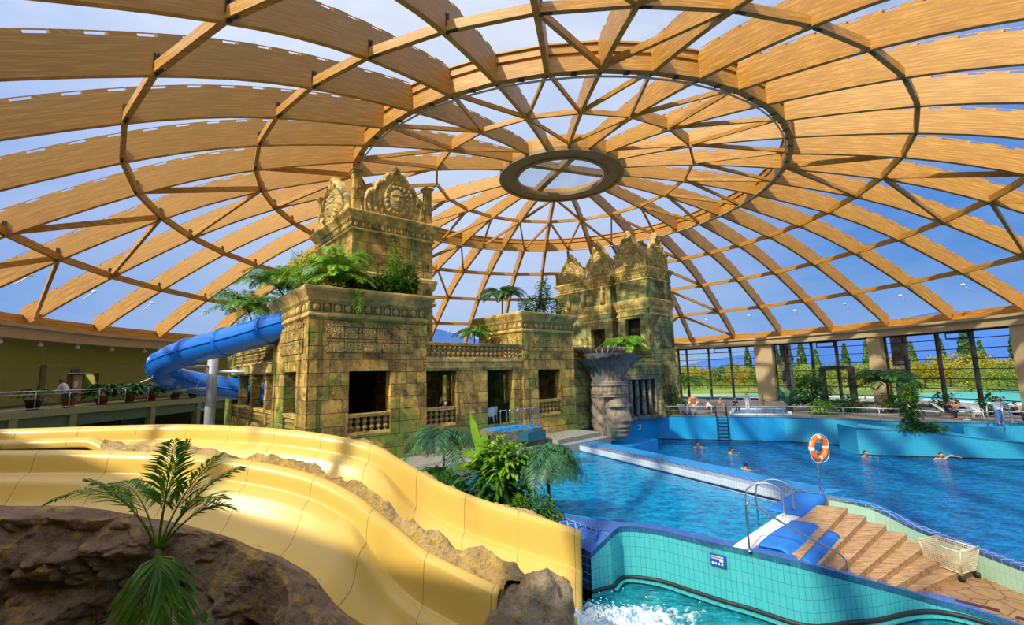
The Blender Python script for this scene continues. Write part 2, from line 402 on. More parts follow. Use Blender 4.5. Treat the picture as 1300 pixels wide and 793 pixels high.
ad = w.n('ShaderNodeAddShader'); w.l(bg1.outputs[0], ad.inputs[0]); w.l(bg2.outputs[0], ad.inputs[1]); w.l(ad.outputs[0], w.out.inputs[0])

# ---------------------------------------------------------------- the dome
DC = Vector((4.22, 35.55, 0)); PH = R(.63)
def zl(r): return 19.97 - (60 - sqrt(3600 - r*r)) + .30*exp(-((r-24)/5.5)**2)
def dloc(k, r, z=0): a = PH + R(9*k); return Vector((r*cos(a), r*sin(a), z))
dome = thing('timber_dome', 'huge domed roof of curved laminated timber ribs, rings and clear glazing', 'roof', DC); dome['kind'] = 'structure'
def rib_mesh(r0, r1, w, d0, d1, n=16, teeth=True):
    b = MB(); rs = [r0 + (r1-r0)*i/n for i in range(n+1)]; vs = []
    for i, r in enumerate(rs):
        d = d0 + (d1-d0)*i/n; s_ = r/sqrt(3600-r*r); nl = sqrt(1+s_*s_); tx, tz = s_/nl, 1/nl
        for sy in (-1, 1):
            vs.append((r, sy*w/2, zl(r))); vs.append((r + tx*d, sy*w/2, zl(r) + tz*d))
    fs = []
    for i in range(n):
        a = i*4; c = a+4
        fs += [(a, c, c+1, a+1), (a+2, a+3, c+3, c+2), (a, a+2, c+2, c), (a+1, c+1, c+3, a+3)]
    fs += [(0, 1, 3, 2), (n*4, n*4+2, n*4+3, n*4+1)]
    for i, r in enumerate(rs):
        for q in range(4): b.uv[i*4+q] = (r*1.03, .0 if q % 2 == 0 else 1.35)
    b.add(vs, fs)
    if teeth:
        L = abs(r1-r0); m = int(L/1.15)
        for i in range(m):
            ra = r0 + (r1-r0)*(i+.05)/m; rb = r0 + (r1-r0)*(i+.62)/m
            q = []
            for r in (ra, rb):
                tt = (r-r0)/(r1-r0); d = d0 + (d1-d0)*tt; s_ = r/sqrt(3600-r*r); nl = sqrt(1+s_*s_)
                q.append(Vector((r + s_/nl*d, 0, zl(r) + d/nl)))
            up = Vector((q[0].x/60, 0, 1)).normalized()
            b.beam(q[0] + up*.06, q[1] + up*.06, w*.9, .13, up)
        for i in range(n):
            q = []
            for j in (i, i+1):
                r = rs[j]; d = d0 + (d1-d0)*j/n + .15; s_ = r/sqrt(3600-r*r); nl = sqrt(1+s_*s_)
                q.append(Vector((r + s_/nl*d, 0, zl(r) + d/nl)))
            b.beam(q[0], q[1], .03, .03, Vector((q[0].x/60, 0, 1)))
    return b
RD = 1.32
o0 = rib_mesh(35.9, 15.75, .24, .98, 1.38).build('rib', M['wood'], dome)
o0.rotation_euler.z = PH
for k in range(-19, 21):
    if k == 0: continue
    c = o0.copy(); COL.objects.link(c); c.rotation_euler.z = PH + R(9*k)
i0 = rib_mesh(15.75, 4.9, .22, 1.28, .85, 8).build('inner_rib', M['wood'], dome); i0.rotation_euler.z = PH
for k in range(-18, 20, 2):
    if k == 0: continue
    c = i0.copy(); COL.objects.link(c); c.rotation_euler.z = PH + R(9*k)
# purlins with their steel hangers
RA, RB, RC_, RM, RDD, RO = 31.57, 26.85, 21.5, 15.87, 10.03, 4.81
def purlin(r, ks):
    for k in ks:
        a, b_ = dloc(k, r, zl(r)+.22), dloc(k+1, r, zl(r)+.22); d = (b_-a).normalized()
        o = MB().beam(a + d*.12, b_ - d*.12, .19, .38).build('purlin', M['wood'], dome)
        h = MB(); p = a + d*.14
        h.beam(p - Vector((0,0,.26)), p + Vector((0,0,.50)), .07, .14, d); 
        rad = Vector((a.x, a.y, 0)).normalized()
        h.beam(p - Vector((0,0,.02)) + rad*.09, p + Vector((0,0,.5)) + rad*.09, .03, .05, d); h.beam(p - Vector((0,0,.19)), p + d*.4 - Vector((0,0,.19)), .10, .03)
        h.build('bracket', M['plate'], o)
VIS_A = list(range(-20, -14)) + list(range(-4, 20)); VIS_B = list(range(-20, -12)) + list(range(-6, 20)); VIS_C = list(range(-20, 20))
purlin(RA, VIS_A); purlin(RB, VIS_B); purlin(RC_, VIS_C)
for k in range(-18, 22, 2):
    deep = k in (-18, -16, -8, -6)
    a, b_ = dloc(k, RDD), dloc(k+2, RDD); d = (b_-a).normalized(); h = .75 if deep else .30
    z0 = zl(RDD) + .12 + h/2
    MB().beam(a + d*.1 + Vector((0,0,z0)), b_ - d*.1 + Vector((0,0,z0)), .14, h).build('hub_purlin', M['wood'], dome)
def brace(k0, r0, k1, r1, w=.17, h=.30):
    a, b_ = dloc(k0, r0, zl(r0)+.22), dloc(k1, r1, zl(r1)+.22); d = (b_-a).normalized()
    MB().beam(a + d*.1, b_ - d*.1, w, h).build('brace', M['wood'], dome)
for k0 in (-18, -10, -2, 6, 14):
    for s_ in (-1, 1):
        brace(k0, RM+.1, k0+s_, RC_); brace(k0, RC_, k0+s_, RB); brace(k0, RB, k0+s_, RA); brace(k0, RA, k0+s_, 35.7)
for k in range(-19, 21, 2):
    for s_ in (-1, 1): brace(k, RM-.1, k+s_, RDD, .14, .24)
for k in (-12, -8, -16, -4, 12, 8): brace(k, RDD, k + (2 if k < -10 or k == 8 else -2), RO+.3, .13, .22)
# middle ring: two stacked laminated members with a recess between
b = MB(); pts = [dloc(k, RM) for k in range(-20, 20)]; zb = zl(RM)
for i in range(40):
    a, c = pts[i], pts[(i+1) % 40]; up = Vector((0,0,1))
    b.beam(a + up*(zb+.36), c + up*(zb+.36), .34, .72); b.beam(a + up*(zb+1.10), c + up*(zb+1.10), .34, .36)
    b.beam(a + up*(zb+.8), c + up*(zb+.8), .12, .5)
    b.beam(a + up*(zb+1.34), c + up*(zb+1.34), .55, .08)
ring = b.build('ring_beam', M['wood'], dome)
b = MB()
b.tube([dloc(k/2, RM-.30, zb-.05) for k in range(-40, 40)], .05, 6, closed=True)
b.build('ring_cable_tube', M['pipe'], dome)
b = MB()
for k in range(-20, 20):
    p = dloc(k, RM-.16, zb+.05); b.sphere(p, .10, 6, 4); b.beam(p, p + Vector((0,0,.01)) + dloc(k+.8, RM-.16, zb+.05) - p, .02, .02) if False else None
    q = dloc(k+.5, RM-.1, zb+.01); b.box(q.x-.14, q.x+.14, q.y-.14, q.y+.14, q.z-.03, q.z+.03)
b.build('bolt_plate', M['plate'], dome)
# crown ring with its glass eye and the crossed beams above
zo = zl(RO)
def annulus(b, r0, r1, z0, z1, n=60, a0=0, a1=2*pi):
    vs = []
    for i in range(n+1):
        a = a0 + (a1-a0)*i/n
        for r, z in ((r0, z0), (r1, z0), (r1, z1), (r0, z1)): vs.append((r*cos(a), r*sin(a), z))
    fs = []
    for i in range(n):
        for j in range(4): fs.append((i*4+j, i*4+(j+1) % 4, (i+1)*4+(j+1) % 4, (i+1)*4+j))
    b.add(vs, fs); return b
b = MB(); annulus(b, 3.45, 4.95, zo-.12, zo+.10); annulus(b, 3.45, 3.75, zo-.20, zo-.10); annulus(b, 4.72, 4.98, zo-.20, zo-.10)
b.build('crown_ring', M['wood2'], dome)
b = MB(); annulus(b, 4.75, 4.95, zo+.08, zo+1.0); b.build('crown_drum', M['wood'], dome)
b = MB(); b.lathe([(3.46, zo+.02), (3.46, zo+.06)], n=60, sm=False); b.build('crown_glass', M['roofglass'], dome)
b = MB()
for a in (.35, 1.92):
    d = Vector((cos(a), sin(a), 0))
    b.beam(-d*4.7 + Vector((0,0,zo+.8)), d*4.7 + Vector((0,0,zo+.8)), .5, .5)
b.build('crown_cross_beam', M['wood2'], dome)
# glazing skin
b = MB()
def skin(u, v):
    r = .3 + 36.5*v; s_ = r/sqrt(3600-r*r); nl = sqrt(1+s_*s_); d = (RD + .22) if r < 15.8 else 1.56 - .40*(r-15.8)/20.2; a = 2*pi*u + PH
    rr = r + s_/nl*d; return (rr*cos(a), rr*sin(a), zl(r) + d/nl)
b.grid(skin, 80, 16, sm=True); b.build('glazing', M['roofglass'], dome)
b = MB()                                               # small white roof sensors on the lowest panes
for k in range(-20, 20):
    p = dloc(k+.5, 34.3); n_ = Vector((p.x, p.y, 0)).normalized(); zz = zl(34.3)+1.45
    b.sphere(p + Vector((0,0,zz)), .16, 8, 5, (1,1,.6)); b.tube([p + Vector((0,0,zz)), p + n_*.7 + Vector((0,0,zz-.55))], .03, 5)
b.build('pane_fitting', M['white'], dome)
# base: timber fascia behind the rib feet and the plastered ring beam
b = MB(); annulus(b, 36.15, 36.35, 7.7, 8.22, 120); b.build('eaves_board', M['wood'], dome)
b = MB(); annulus(b, 36.3, 38.0, 8.1, 8.6, 120); b.build('eaves_cap', M['wood'], dome)
b = MB(); annulus(b, 35.15, 37.0, 6.95, 7.80, 120); annulus(b, 34.95, 36.2, 7.62, 7.84, 120)
rb = b.build('ring_beam', M['beamcon'], loc=DC); rb.name = 'trim_1'; struct(rb, 'tan plastered ring beam carrying the timber dome all round')

# ---------------------------------------------------------------- room shell
def arc(r, a0, a1, n): return [(DC.x + r*cos(R(a0+(a1-a0)*i/n)), DC.y + r*sin(R(a0+(a1-a0)*i/n))) for i in range(n+1)]
def arcwall(name, a0, a1, r0, r1, z0, z1, mat, label, n=40):
    b = MB(); annulus(b, r0, r1, z0, z1, n, R(a0), R(a1))
    for a in (a0, a1):
        c, s_ = cos(R(a)), sin(R(a)); b.add([(r0*c, r0*s_, z0), (r1*c, r1*s_, z0), (r1*c, r1*s_, z1), (r0*c, r0*s_, z1)], [(0,1,2,3)])
    return struct(b.build(name, mat, loc=DC), label)
def pol(a, r, z=0): return Vector((DC.x + r*cos(R(a)), DC.y + r*sin(R(a)), z))
# left wall with two door openings, cut as angular pieces
D1 = (179.3, 183.5, 4.87); D2 = (162.4, 164.6, 4.55); D3 = (160.2, 162.0, 4.55)
b = MB(); cuts = [96, 160.2, 162.0, 162.4, 164.6, 179.3, 183.5, 272]
for a0, a1 in zip(cuts, cuts[1:]):
    hole = (a0, a1) in [(160.2,162.0), (162.4,164.6), (179.3,183.5)]
    ztop = 4.9 if a0 == 179.3 else 4.55
    annulus(b, 36.4, 37.0, ztop if hole else -3, 7.2, max(2, int((a1-a0)/2)), R(a0), R(a1))
    if hole:
        annulus(b, 36.4, 37.0, -3, 2.7, 3, R(a0), R(a1))
        for a in (a0, a1):
            c, s_ = cos(R(a)), sin(R(a)); b.add([(36.4*c, 36.4*s_, 2.7), (37.6*c, 37.6*s_, 2.7), (37.6*c, 37.6*s_, ztop), (36.4*c, 36.4*s_, ztop)], [(0,1,2,3)])
struct(b.build('wall_left', M['olive'], loc=DC), 'curved olive green wall above the gallery')
arcwall('wall_back', 78, 96, 36.4, 37.0, -3, 7.2, M['olive'], 'curved olive wall behind the temple')
b = MB(); annulus(b, 35.9, 36.05, 2.9, 3.1, 30, R(100), R(270)); 
b = MB(); annulus(b, 36.25, 36.4, 2.7, 2.85, 40, R(120), R(250)); struct(b.build('baseboard_left', M['trunk'], loc=DC), 'dark skirting along the olive wall')
# shallow raised plaster panel with a dark pilaster on the olive wall
b = MB(); annulus(b, 36.33, 36.4, 2.85, 5.45, 3, R(-173.8), R(-173.1)); struct(b.build('trim_2', plain('dark olive pilaster', (.16,.13,.04)), loc=DC), 'dark vertical pilaster on the olive wall')
b = MB(); annulus(b, 36.36, 36.4, 5.40, 5.46, 8, R(-172.6+-12), R(-172.6)); struct(b.build('trim_3', M['beamcon'], loc=DC), 'thin beige moulding above the gallery door')
def door(a0, a1, zt, nm, lab):
    m_ = (a0+a1)/2; e = thing(nm, lab, 'door', pol(m_, 36.6, 2.7), R(m_+90)); e['kind'] = 'structure'
    w = 36.6*R(a1-a0); h = zt-2.7
    MB().box(-w/2, -w/2+.08, -.05, .12, 0, h).box(w/2-.08, w/2, -.05, .12, 0, h).box(-w/2, w/2, -.05, .12, h-.08, h).build('door_frame', M['trunk'], e)
    MB().box(-w/2, w/2, -.98, -.9, 0, h).build('recess', M['interior'], e)
    return e, w, h
e, w_, h_ = door(179.3, 183.5, 4.87, 'door_1', 'wide dark doorway with brown and cream leaves below a small sign')
MB().box(-w_*.12, w_*.15, -.2, -.12, 0, h_-.1).build('door_leaf', M['beamcon'], e)
MB().box(.02*w_, w_*.13, -.12, -.10, 1.15, 1.6).build('white_notice', M['white'], e)
MB().box(w_*.17, w_*.36, -.3, -.2, 0, h_-.1).build('door_leaf', plain('red brown door', (.20,.07,.03)), e)
MB().box(w_*.36, w_*.46, -.25, -.15, 0, h_-.1).build('door_leaf', M['olive'], e)
for a0, a1, q in ((162.4,164.6,2), (160.2,162.0,3)):
    e, w_, h_ = door(a0, a1, 4.55, 'door_%d' % q, 'dark doorway seen through the blue slide supports, %s' % ('nearer the planters' if q == 2 else 'next to the temple arcade'))
    MB().box(-w_*.1, w_*.42, -.3, -.2, 0, h_-.1).build('door_leaf', plain('dark brown door', (.10,.045,.02)), e)
s1 = MB().box(-.34, .34, -.02, .03, 0, .22).build('door_sign', M['signblue'], loc=pol(-177.4, 36.36, 4.98), rotz=R(-177.4+90)); tag(s1, 'small dark blue sign above the gallery doorway', 'sign')
for i in range(4):                                     # row of faint pale characters on the sign
    pass
# spotlights under the ring beam
sp0 = None
for i, a in enumerate((-166.3, -171.1, -175.9, 179.3, 174.5, 169.7)):
    if sp0 is None:
        sp0 = thing('wall_spotlight', 'small white spotlight under the ring beam', 'light', pol(a, 35.6, 6.95), R(a))
        MB().lathe([(.05, 0), (.05, -.12)], n=8).build('mount', M['white'], sp0)
        MB().lathe([(.09, -.1), (.15, -.16), (.16, -.32), (.13, -.34)], n=12).build('lamp_shade', M['white'], sp0)
    else: dup(sp0, pol(a, 35.6, 6.95), R(a))
for i, o in enumerate(sorted([o for o in bpy.data.objects if o.name.startswith('wall_spotlight')], key=lambda o: o.location.y)):
    o['group'] = 'spotlights under the ring beam'
    o['label'] = ['%s white spotlight from the picture edge under the left ring beam' % w for w in ('first', 'second', 'third', 'fourth', 'fifth', 'sixth')][i]

# window wall on the right: columns, frames, glass
colang = [(41.4, 38.0), (21.3, 19.3), (1.7, -.6), (-18, -20.3), (60.5, 57.5), (79, 77), (-37, -39), (-56, -58), (-75, -77), (-89, -91)]
for i, (a1, a0) in enumerate(colang):
    if i < 2: lab = ['beige square column left of the stone pillar, behind the agave', 'beige square column behind the arching palm'][i]
    elif i == 2: lab = 'beige square column at the far right picture edge'
    else: lab = 'beige square column of the window wall'
    b = MB(); annulus(b, 35.3, 36.2, 0, 7.0, 3, R(a0), R(a1))
    for a in (a0, a1):
        c, s_ = cos(R(a)), sin(R(a)); b.add([(35.3*c, 35.3*s_, 0), (36.2*c, 36.2*s_, 0), (36.2*c, 36.2*s_, 7), (35.3*c, 35.3*s_, 7)], [(0,1,2,3)])
    o = b.build('column', M['beamcon'], loc=DC); struct(o, lab)
for a1, a0, lab in ((38.4, 36.9, 'grey stone clad pillar just outside the glass beside the agave'), (20.3, 18.6, 'grey stone clad pillar just outside the glass beside the arching palm')):
    b = MB(); annulus(b, 37.3, 38.2, -.2, 7.0, 3, R(a0-.6), R(a1-.6))
    for a in (a0-.6, a1-.6):
        c, s_ = cos(R(a)), sin(R(a)); b.add([(37.3*c, 37.3*s_, 0), (38.2*c, 38.2*s_, 0), (38.2*c, 38.2*s_, 7), (37.3*c, 37.3*s_, 7)], [(0,1,2,3)])
    struct(b.build('column', m_stone('grey cladding stone' + str(a1), (.26,.24,.20), (.20,.19,.17), (.09,.08,.07), 0, .45, .22), loc=DC), lab)
bays = [(57.5, 41.4, [55.7, 51.0, 46.5]), (38.0, 21.3, [36.0, 31.2, 27.0]), (19.3, 1.7, [16.4, 11.8, 7.3]), (-.6, -18, [-5, -9.5, -14]),
        (77, 60.5, [73, 69, 65]), (-20.3, -37, [-24, -28, -32]), (-39, -56, [-43, -48, -52]), (-58, -75, [-62, -66, -70]), (-77, -89, [-81, -85])]
for i, (ah, al, ms) in enumerate(bays):
    e = thing('window_%d' % (i+1), 'tall glazed window bay with dark mullions and thin rails', 'window', DC); e['kind'] = 'structure'
    b = MB()
    for m_ in ms:
        p = Vector((36.0*cos(R(m_)), 36.0*sin(R(m_)), 0)); d = Vector((p.x, p.y, 0)).normalized()
        b.beam(p, p + Vector((0,0,7)), .20, .34, d)
    for a in (ah-.15, al+.15):
        p = Vector((36.0*cos(R(a)), 36.0*sin(R(a)), 0)); b.beam(p, p + Vector((0,0,7)), .12, .2, Vector((p.x, p.y, 0)))
    annulus(b, 35.95, 36.1, 6.78, 7.0, 10, R(al), R(ah)); annulus(b, 35.95, 36.1, 0, .25, 10, R(al), R(ah))
    b.build('window_frame', M['frame'], e)
    b = MB()
    for j in range(1, 8): annulus(b, 36.0, 36.07, j*.88, j*.88+.075, 10, R(al), R(ah))
    b.build('glazing_rail', M['frame'], e)
    b = MB(); a_ = ms[len(ms)//2]; a2 = ms[-1]
    if i < 4:      # opening vent light at the top of one pane
        b = MB()
        for zz in (6.25, 6.7): annulus(b, 35.9, 35.97, zz, zz+.08, 4, R(a2+.3), R(a2+3.2))
        for a in (a2+.3, a2+3.2):
            p = Vector((35.93*cos(R(a)), 35.93*sin(R(a)), 6.25)); b.beam(p, p + Vector((0,0,.5)), .08, .06, Vector((p.x, p.y, 0)))
        b.build('vent_sash', M['frame'], e)
    b = MB(); annulus(b, 36.03, 36.045, .2, 6.8, 14, R(al), R(ah)); b.build('window_glass', M['glass'], e)
    e['label'] = ['glazed window bay beside the carved tower', 'glazed window bay between the two stone pillars', 'widest looking glazed window bay by the sun loungers',
                  'window bay at the picture edge', 'window bay behind the carved tower'][i] if i < 5 else 'window bay out of view'

# ---------------------------------------------------------------- gallery on the left
b = MB(); ga = [(x, y) for x, y in arc(36.45, 196.5, 143, 30)]
b.prism(ga + [(-26.6, 42.2), (-26.6, 10.0)][::1] if True else ga, 2.32, 2.70)
g = b.build('gallery_floor', plain('olive green gallery slab', (.30,.33,.12), .7)); struct(g, 'olive green gallery slab with pale edge')
struct(MB().box(-26.95, -26.75, 10.5, 43, 1.62, 2.33).build('gallery_beam', plain('green gallery beam', (.10,.17,.09), .7)), 'dark green beam below the gallery')
for y in (15.5, 20.3, 24.9, 28.3, 34.5, 39.5): struct(MB().box(-27.05, -26.6, y-.22, y+.22, -1, 2.33).build('gallery_column', plain('olive column', (.25,.26,.10), .7)), 'olive column under the gallery')
b = MB(); b.prism([(-29.9, 10), (-29.7, 10), (-29.7, 46), (-29.9, 46)], -1, 2.4); struct(b.build('wall_under_gallery', plain('dark undercroft wall', (.06,.065,.035), .9)), 'dark wall under the gallery')
scn = thing('wall_screen', 'dark blue display panel on the wall under the gallery', 'screen', (-27.3, 33.5, 1.0))
MB().box(-.12, 0, -.95, .95, -.05, 1.15).build('screen_casing', M['black'], scn)
bb = MB()
for j in range(5): bb.box(.0, .01, -.8, .8 - .25*(j % 3), .12+j*.2, .2+j*.2)
bb.build('screen_lines', plain('dim blue screen', (.03,.07,.14)), scn)
gr = thing('gallery_railing', 'long two-rail steel railing along the gallery edge', 'railing', (-26.7, 10, 2.7))
MB().tube([(0,0,1.05), (0,32,1.05)], .035, 6).build('handrail', M['steel'], gr)
MB().tube([(0,0,.88), (0,32,.88)], .022, 6).build('lower_rail', M['steel'], gr)
MB().tube([(0,0,.1), (0,32,.1)], .022, 6).build('bottom_rail', M['steel'], gr)
for i in range(17): MB().tube([(0, 2*i, 0), (0, 2*i, 1.05)], .025, 6).build('post', M['steel'], gr)
# ---------------------------------------------------------------- pools, decks, steps
TA = R(40.6); TU = Vector((cos(TA), sin(TA), 0)); TV = Vector((-sin(TA), cos(TA), 0)); T0 = Vector((-9.3, 21.0, 0))
def tw(u, v, z=0): p = T0 + TU*u + TV*v; return Vector((p.x, p.y, z))
def strip(b, pts, w, h, side=1):
    """a coping: pts are (x,y,z) of the top inner edge, w width outward (side), h thickness"""
    n = len(pts); P = [Vector(p) for p in pts]; out = []
    for i in range(n):
        d = P[min(i+1, n-1)] - P[max(i-1, 0)]; d.z = 0; d.normalize(); out.append(Vector((-d.y, d.x, 0))*side)
    vs = []
    for p, o in zip(P, out): vs += [p, p + o*w, p + o*w - Vector((0,0,h)), p - Vector((0,0,h))]
    fs = [(0,3,2,1)] + [(i*4+j, i*4+(j+1)%4, (i+1)*4+(j+1)%4, (i+1)*4+j) for i in range(n-1) for j in range(4)] + [tuple((n-1)*4+j for j in range(4))]
    b.add(vs, fs); return b
def wallstrip(b, pts, zb, flip=False):
    """vertical face under a polyline of (x,y,z); UVs run along the wall"""
    s_ = 0; vs = []; base = len(b.v)
    for i, p in enumerate(pts):
        if i: s_ += hypot(p[0]-pts[i-1][0], p[1]-pts[i-1][1])
        z0 = zb[i] if isinstance(zb, (list, tuple)) else zb
        vs += [(p[0], p[1], p[2]), (p[0], p[1], z0)]
        b.uv[base+2*i] = (s_, p[2]); b.uv[base+2*i+1] = (s_, z0)
    fs = [(2*i, 2*i+1, 2*i+3, 2*i+2) for i in range(len(pts)-1)]
    if flip: fs = [f[::-1] for f in fs]
    b.add(vs, fs); return b
def smooth(pts, k=4):
    out = []; n = len(pts); P = [Vector(p) for p in pts]
    for i in range(n-1):
        a, b_, c, d = P[max(i-1,0)], P[i], P[i+1], P[min(i+2,n-1)]
        for j in range(k):
            t = j/k; out.append(.5*((2*b_) + (c-a)*t + (2*a-5*b_+4*c-d)*t*t + (3*b_-a-3*c+d)*t**3))
    out.append(P[-1]); return [tuple(p) for p in out]

A1 = Vector((3.72,27.59,0)); A2 = Vector((9.60,15.35,0)); A3 = Vector((7.45,13.4,0)); A4 = Vector((5.23,11.08,0))
RIM = smooth([(2.37,12.37,0),(2.79,12.89,0),(3.56,12.65,0),(4.17,12.08,0),(4.74,11.5,0),(5.23,11.08,0),(5.96,10.38,0),(6.81,10.44,-.25),(7.61,10.55,-.5),(8.46,10.79,-.8),(9.1,10.8,-1.0),(9.6,10.4,-1.05),(10.0,9.4,-1.05),(10.2,7.5,-1.05),(10.2,4.0,-1.05)], 4)
# RIM holds the outer edge; the stairs hug it from behind
FW = smooth([(9.60,15.35,0),(10.05,14.95,0),(10.75,14.55,-.15),(11.10,13.6,-.42),(11.22,12.4,-.45),(11.24,11.0,-.45),(11.35,9.5,-.45),(11.6,7.0,-.45),(12,4,-.45)], 3)
LW = -1.4                                              # landing water level
WW = -2.0                                              # big pool water level
# ground slab under everything
# --- raised rectangular pool
pool = thing('raised_pool', 'raised bright blue pool with white tiled inner edge in front of the temple', 'pool')
B1 = tw(9.0, -3.5); B2 = Vector((-2.2, 18.0, 0)); B3 = Vector((.9, 14.35, 0)); B4 = Vector((2.6, 12.95, 0))
inner = [A1, A2 + Vector((-.25,-.1,0)), A3, A4 + Vector((-.1,.2,0)), Vector((4.6,11.9,0)), Vector((3.7,12.85,0)), Vector((2.9,13.2,0)), B3 + Vector((.1,.1,0)), B2, B1]
poly = [(p.x, p.y) for p in inner]
MB().prism(poly, -1.75, -1.7).build('pool_floor', M['basin_lit'], pool)
MB().prism(poly, -.47, -.46).build('water', M['water_a'], pool)
b = MB(); wallstrip(b, [tuple(p) for p in [B1, A1, A2]], -.75); b.build('white_tile_band', M['tile_white'], pool)
b = MB(); wallstrip(b, [(p.x, p.y, -.75) for p in [B1, A1, A2]], -1.75); wallstrip(b, [tuple(p) for p in inner[1:]] + [tuple(B1)], -1.75); b.build('pool_wall', M['tile_blue'], pool)
b = MB(); wallstrip(b, [(p.x-.02, p.y-.02, -.40) for p in [A1, A2]], -.47); b.build('overflow_channel', M['steel'], pool)
b = MB(); strip(b, [tuple(p) for p in [B1, A1, A2]], .32, .12, 1); b.build('coping', M['tile_cobalt'], pool)
b = MB(); strip(b, [(p.x, p.y, -.02) for p in (A1 + Vector((.3,.2,0)), A2 + Vector((.3,.2,0)))], 1.0, .2, 1)
wallstrip(b, [(p.x+1.1, p.y+.5, -.22) for p in (A1, A2)], -2.6); b.build('outer_ledge', M['basin_deep'], pool)
b = MB(); wallstrip(b, [tuple(p) for p in (B2, B3, Vector((2.15,12.60,0)), Vector((1.95,12.3,-.1)))], -1.6, True); 
b.build('cobalt_wall', M['tile_cobalt'], pool)
b = MB(); b.add([(1.15,13.55,-.06),(1.7,13.15,-.06),(1.95,13.45,-.02),(1.4,13.85,-.02),(1.3,13.35,-.35),(1.55,13.2,-.35)], [(0,1,2,3),(0,4,5,1),(0,3,4),(1,5,2)]); b.build('overflow_notch', M['tile_cobalt'], pool)
# lane marker: red and white floats along the ledge
lm = thing('float_line', 'red and white float line lying along the pool ledge', 'float line')
q0, q1 = Vector((7.1,21.9,-.1)), Vector((5.2, 26.1, -.1))
MB().tube([q0, q1], .03, 6).build('rope', M['white'], lm)
fr_ = plain('red float', (.75,.03,.05), .4)
for i in range(26):
    if 12 < i < 17: continue
    MB().tube([q0.lerp(q1, (i+.15)/26), q0.lerp(q1, (i+.85)/26)], .06, 8).build('float', fr_ if i % 2 else M['white'], lm)
# --- landing pool wall with the mosaic rim
lp = thing('landing_pool', 'turquoise slide landing pool with curved tiled wall and blue mosaic rim', 'pool')
b = MB(); wallstrip(b, [(1.8,12.1,-.35)] + RIM, -1.28, True); b.build('tiled_wall', M['tile_turq'], lp)
b = MB(); wallstrip(b, [(p[0], p[1], -1.3) for p in [(1.8,12.1,0)] + RIM], -2.4, True); b.build('submerged_wall', M['basin_turq'], lp)
b = MB(); strip(b, [(1.8,12.1,-.35)] + RIM, .36, .14, 1); b.build('mosaic_rim', M['mosaic'], lp)
b = MB(); inn = smooth([(.95,14.5,0),(2.0,13.75,0),(2.9,13.28,0),(3.7,12.93,0),(4.6,11.98,0),(5.13,11.28,0)], 6); out_ = [(1.8,12.1,-.35)] + [p for p in RIM if p[0] <= 5.235]
K = 40
def along(P, t): i = min(int(t*(len(P)-1)), len(P)-2); k = t*(len(P)-1)-i; return Vector(P[i]).lerp(Vector(P[i+1]), k)
b.grid(lambda u, v: tuple(along(out_, u).lerp(along(inn, u), v) - Vector((0,0,.02))), K, 6, sm=False); b.build('mosaic_ledge', M['mosaic'], lp)
b = MB(); b.tube([(p[0]+.0, p[1]-.03, -1.24) for p in [(1.8,12.1,0)] + RIM], .045, 6); b.build('dark_strip', M['dark_line'], lp)
b = MB(); strip(b, [(p[0], p[1], -1.30) for p in RIM], .12, .04, -1); b.build('pale_step', M['tile_turq'], lp)
lpoly = [(p[0], p[1]) for p in RIM] + [(10.2, 2), (-2.6, 2), (-2.6, 9), (1.8, 12.1)]
MB().prism(lpoly, -2.4, -2.35).build('pool_floor', M['basin_turq'], lp)
def wave(u, v): return .03*sin(u*9+v*5) + .02*sin(v*23-u*7)
MB().prism(lpoly, LW-.01, LW).build('water', M['water_c'], lp)
def sign(name, label, loc, rotz, w, h):
    e = thing(name, label, 'sign', loc, rotz)
    MB().box(-w/2, w/2, -.02, 0, 0, h).build('sign_plate', M['signblue'], e)
    b = MB(); W = w/2*.8
    b.box(-W, W*.9, -.026, -.018, h*.78, h*.86); b.box(-W, W*.2, -.026, -.018, h*.62, h*.68); b.box(W*.25, W*.85, -.026, -.018, h*.45, h*.70)
    for i in range(4): b.box(-W + i*W*.5, -W + i*W*.5 + W*.28, -.026, -.018, h*.18, h*.34)
    b.build('sign_marking', M['white'], e)
    return e
sign('pool_sign', 'small blue pictogram sign on the turquoise landing pool wall', (4.70, 11.49, -.50), R(-43.5), .36, .27)
sign('pool_sign', 'small blue sign on the light blue wall right of the giant head', tw(26.2, .62, -.75), TA, .6, .55)
# --- stairs and mats
st = thing('stone_staircase', 'seven veined sandstone steps leading down from the raised pool to the flagstone floor', 'stairs', kind=None)
near = [(5.99,10.52),(6.44,10.50),(6.92,10.58),(7.49,10.70),(7.99,10.80),(8.57,10.90)]
far = [(9.60,14.05),(9.95,13.85),(10.35,13.65),(10.62,13.35),(10.80,12.95),(10.95,12.45)]
near = [(5.99+.44*k, 10.45+.07*k) for k in range(7)]; far = [(9.62+.30*k, 14.05-.30*k) for k in range(7)]
for k in range(7):
    n0 = near[k-1] if k else (5.3, 11.1); f0 = far[k-1] if k else (8.6, 14.5)
    a, c = Vector((*n0, 0)), Vector((*f0, 0)); a2, c2 = Vector((*near[k], 0)), Vector((*far[k], 0)); d = (c2-a2).normalized()
    MB().prism([(a.x, a.y), (a2.x, a2.y), (c2.x, c2.y), (c.x, c.y)], -.15*k-.6, -.15*k).build('step', M['trav'], st)
MB().prism([(5.23,11.08),(5.3,11.1),(8.6,14.5),(9.9,15.2),(9.6,15.35),(7.45,13.4)], -.6, 0).build('landing', M['trav'], st)
MB().prism([(5.0,11.3),(5.30,11.08),(7.95,13.45),(9.55,15.05),(9.60,15.35),(7.35,13.5)], -.3, .03).build('white_edge', M['rim_white'], st)
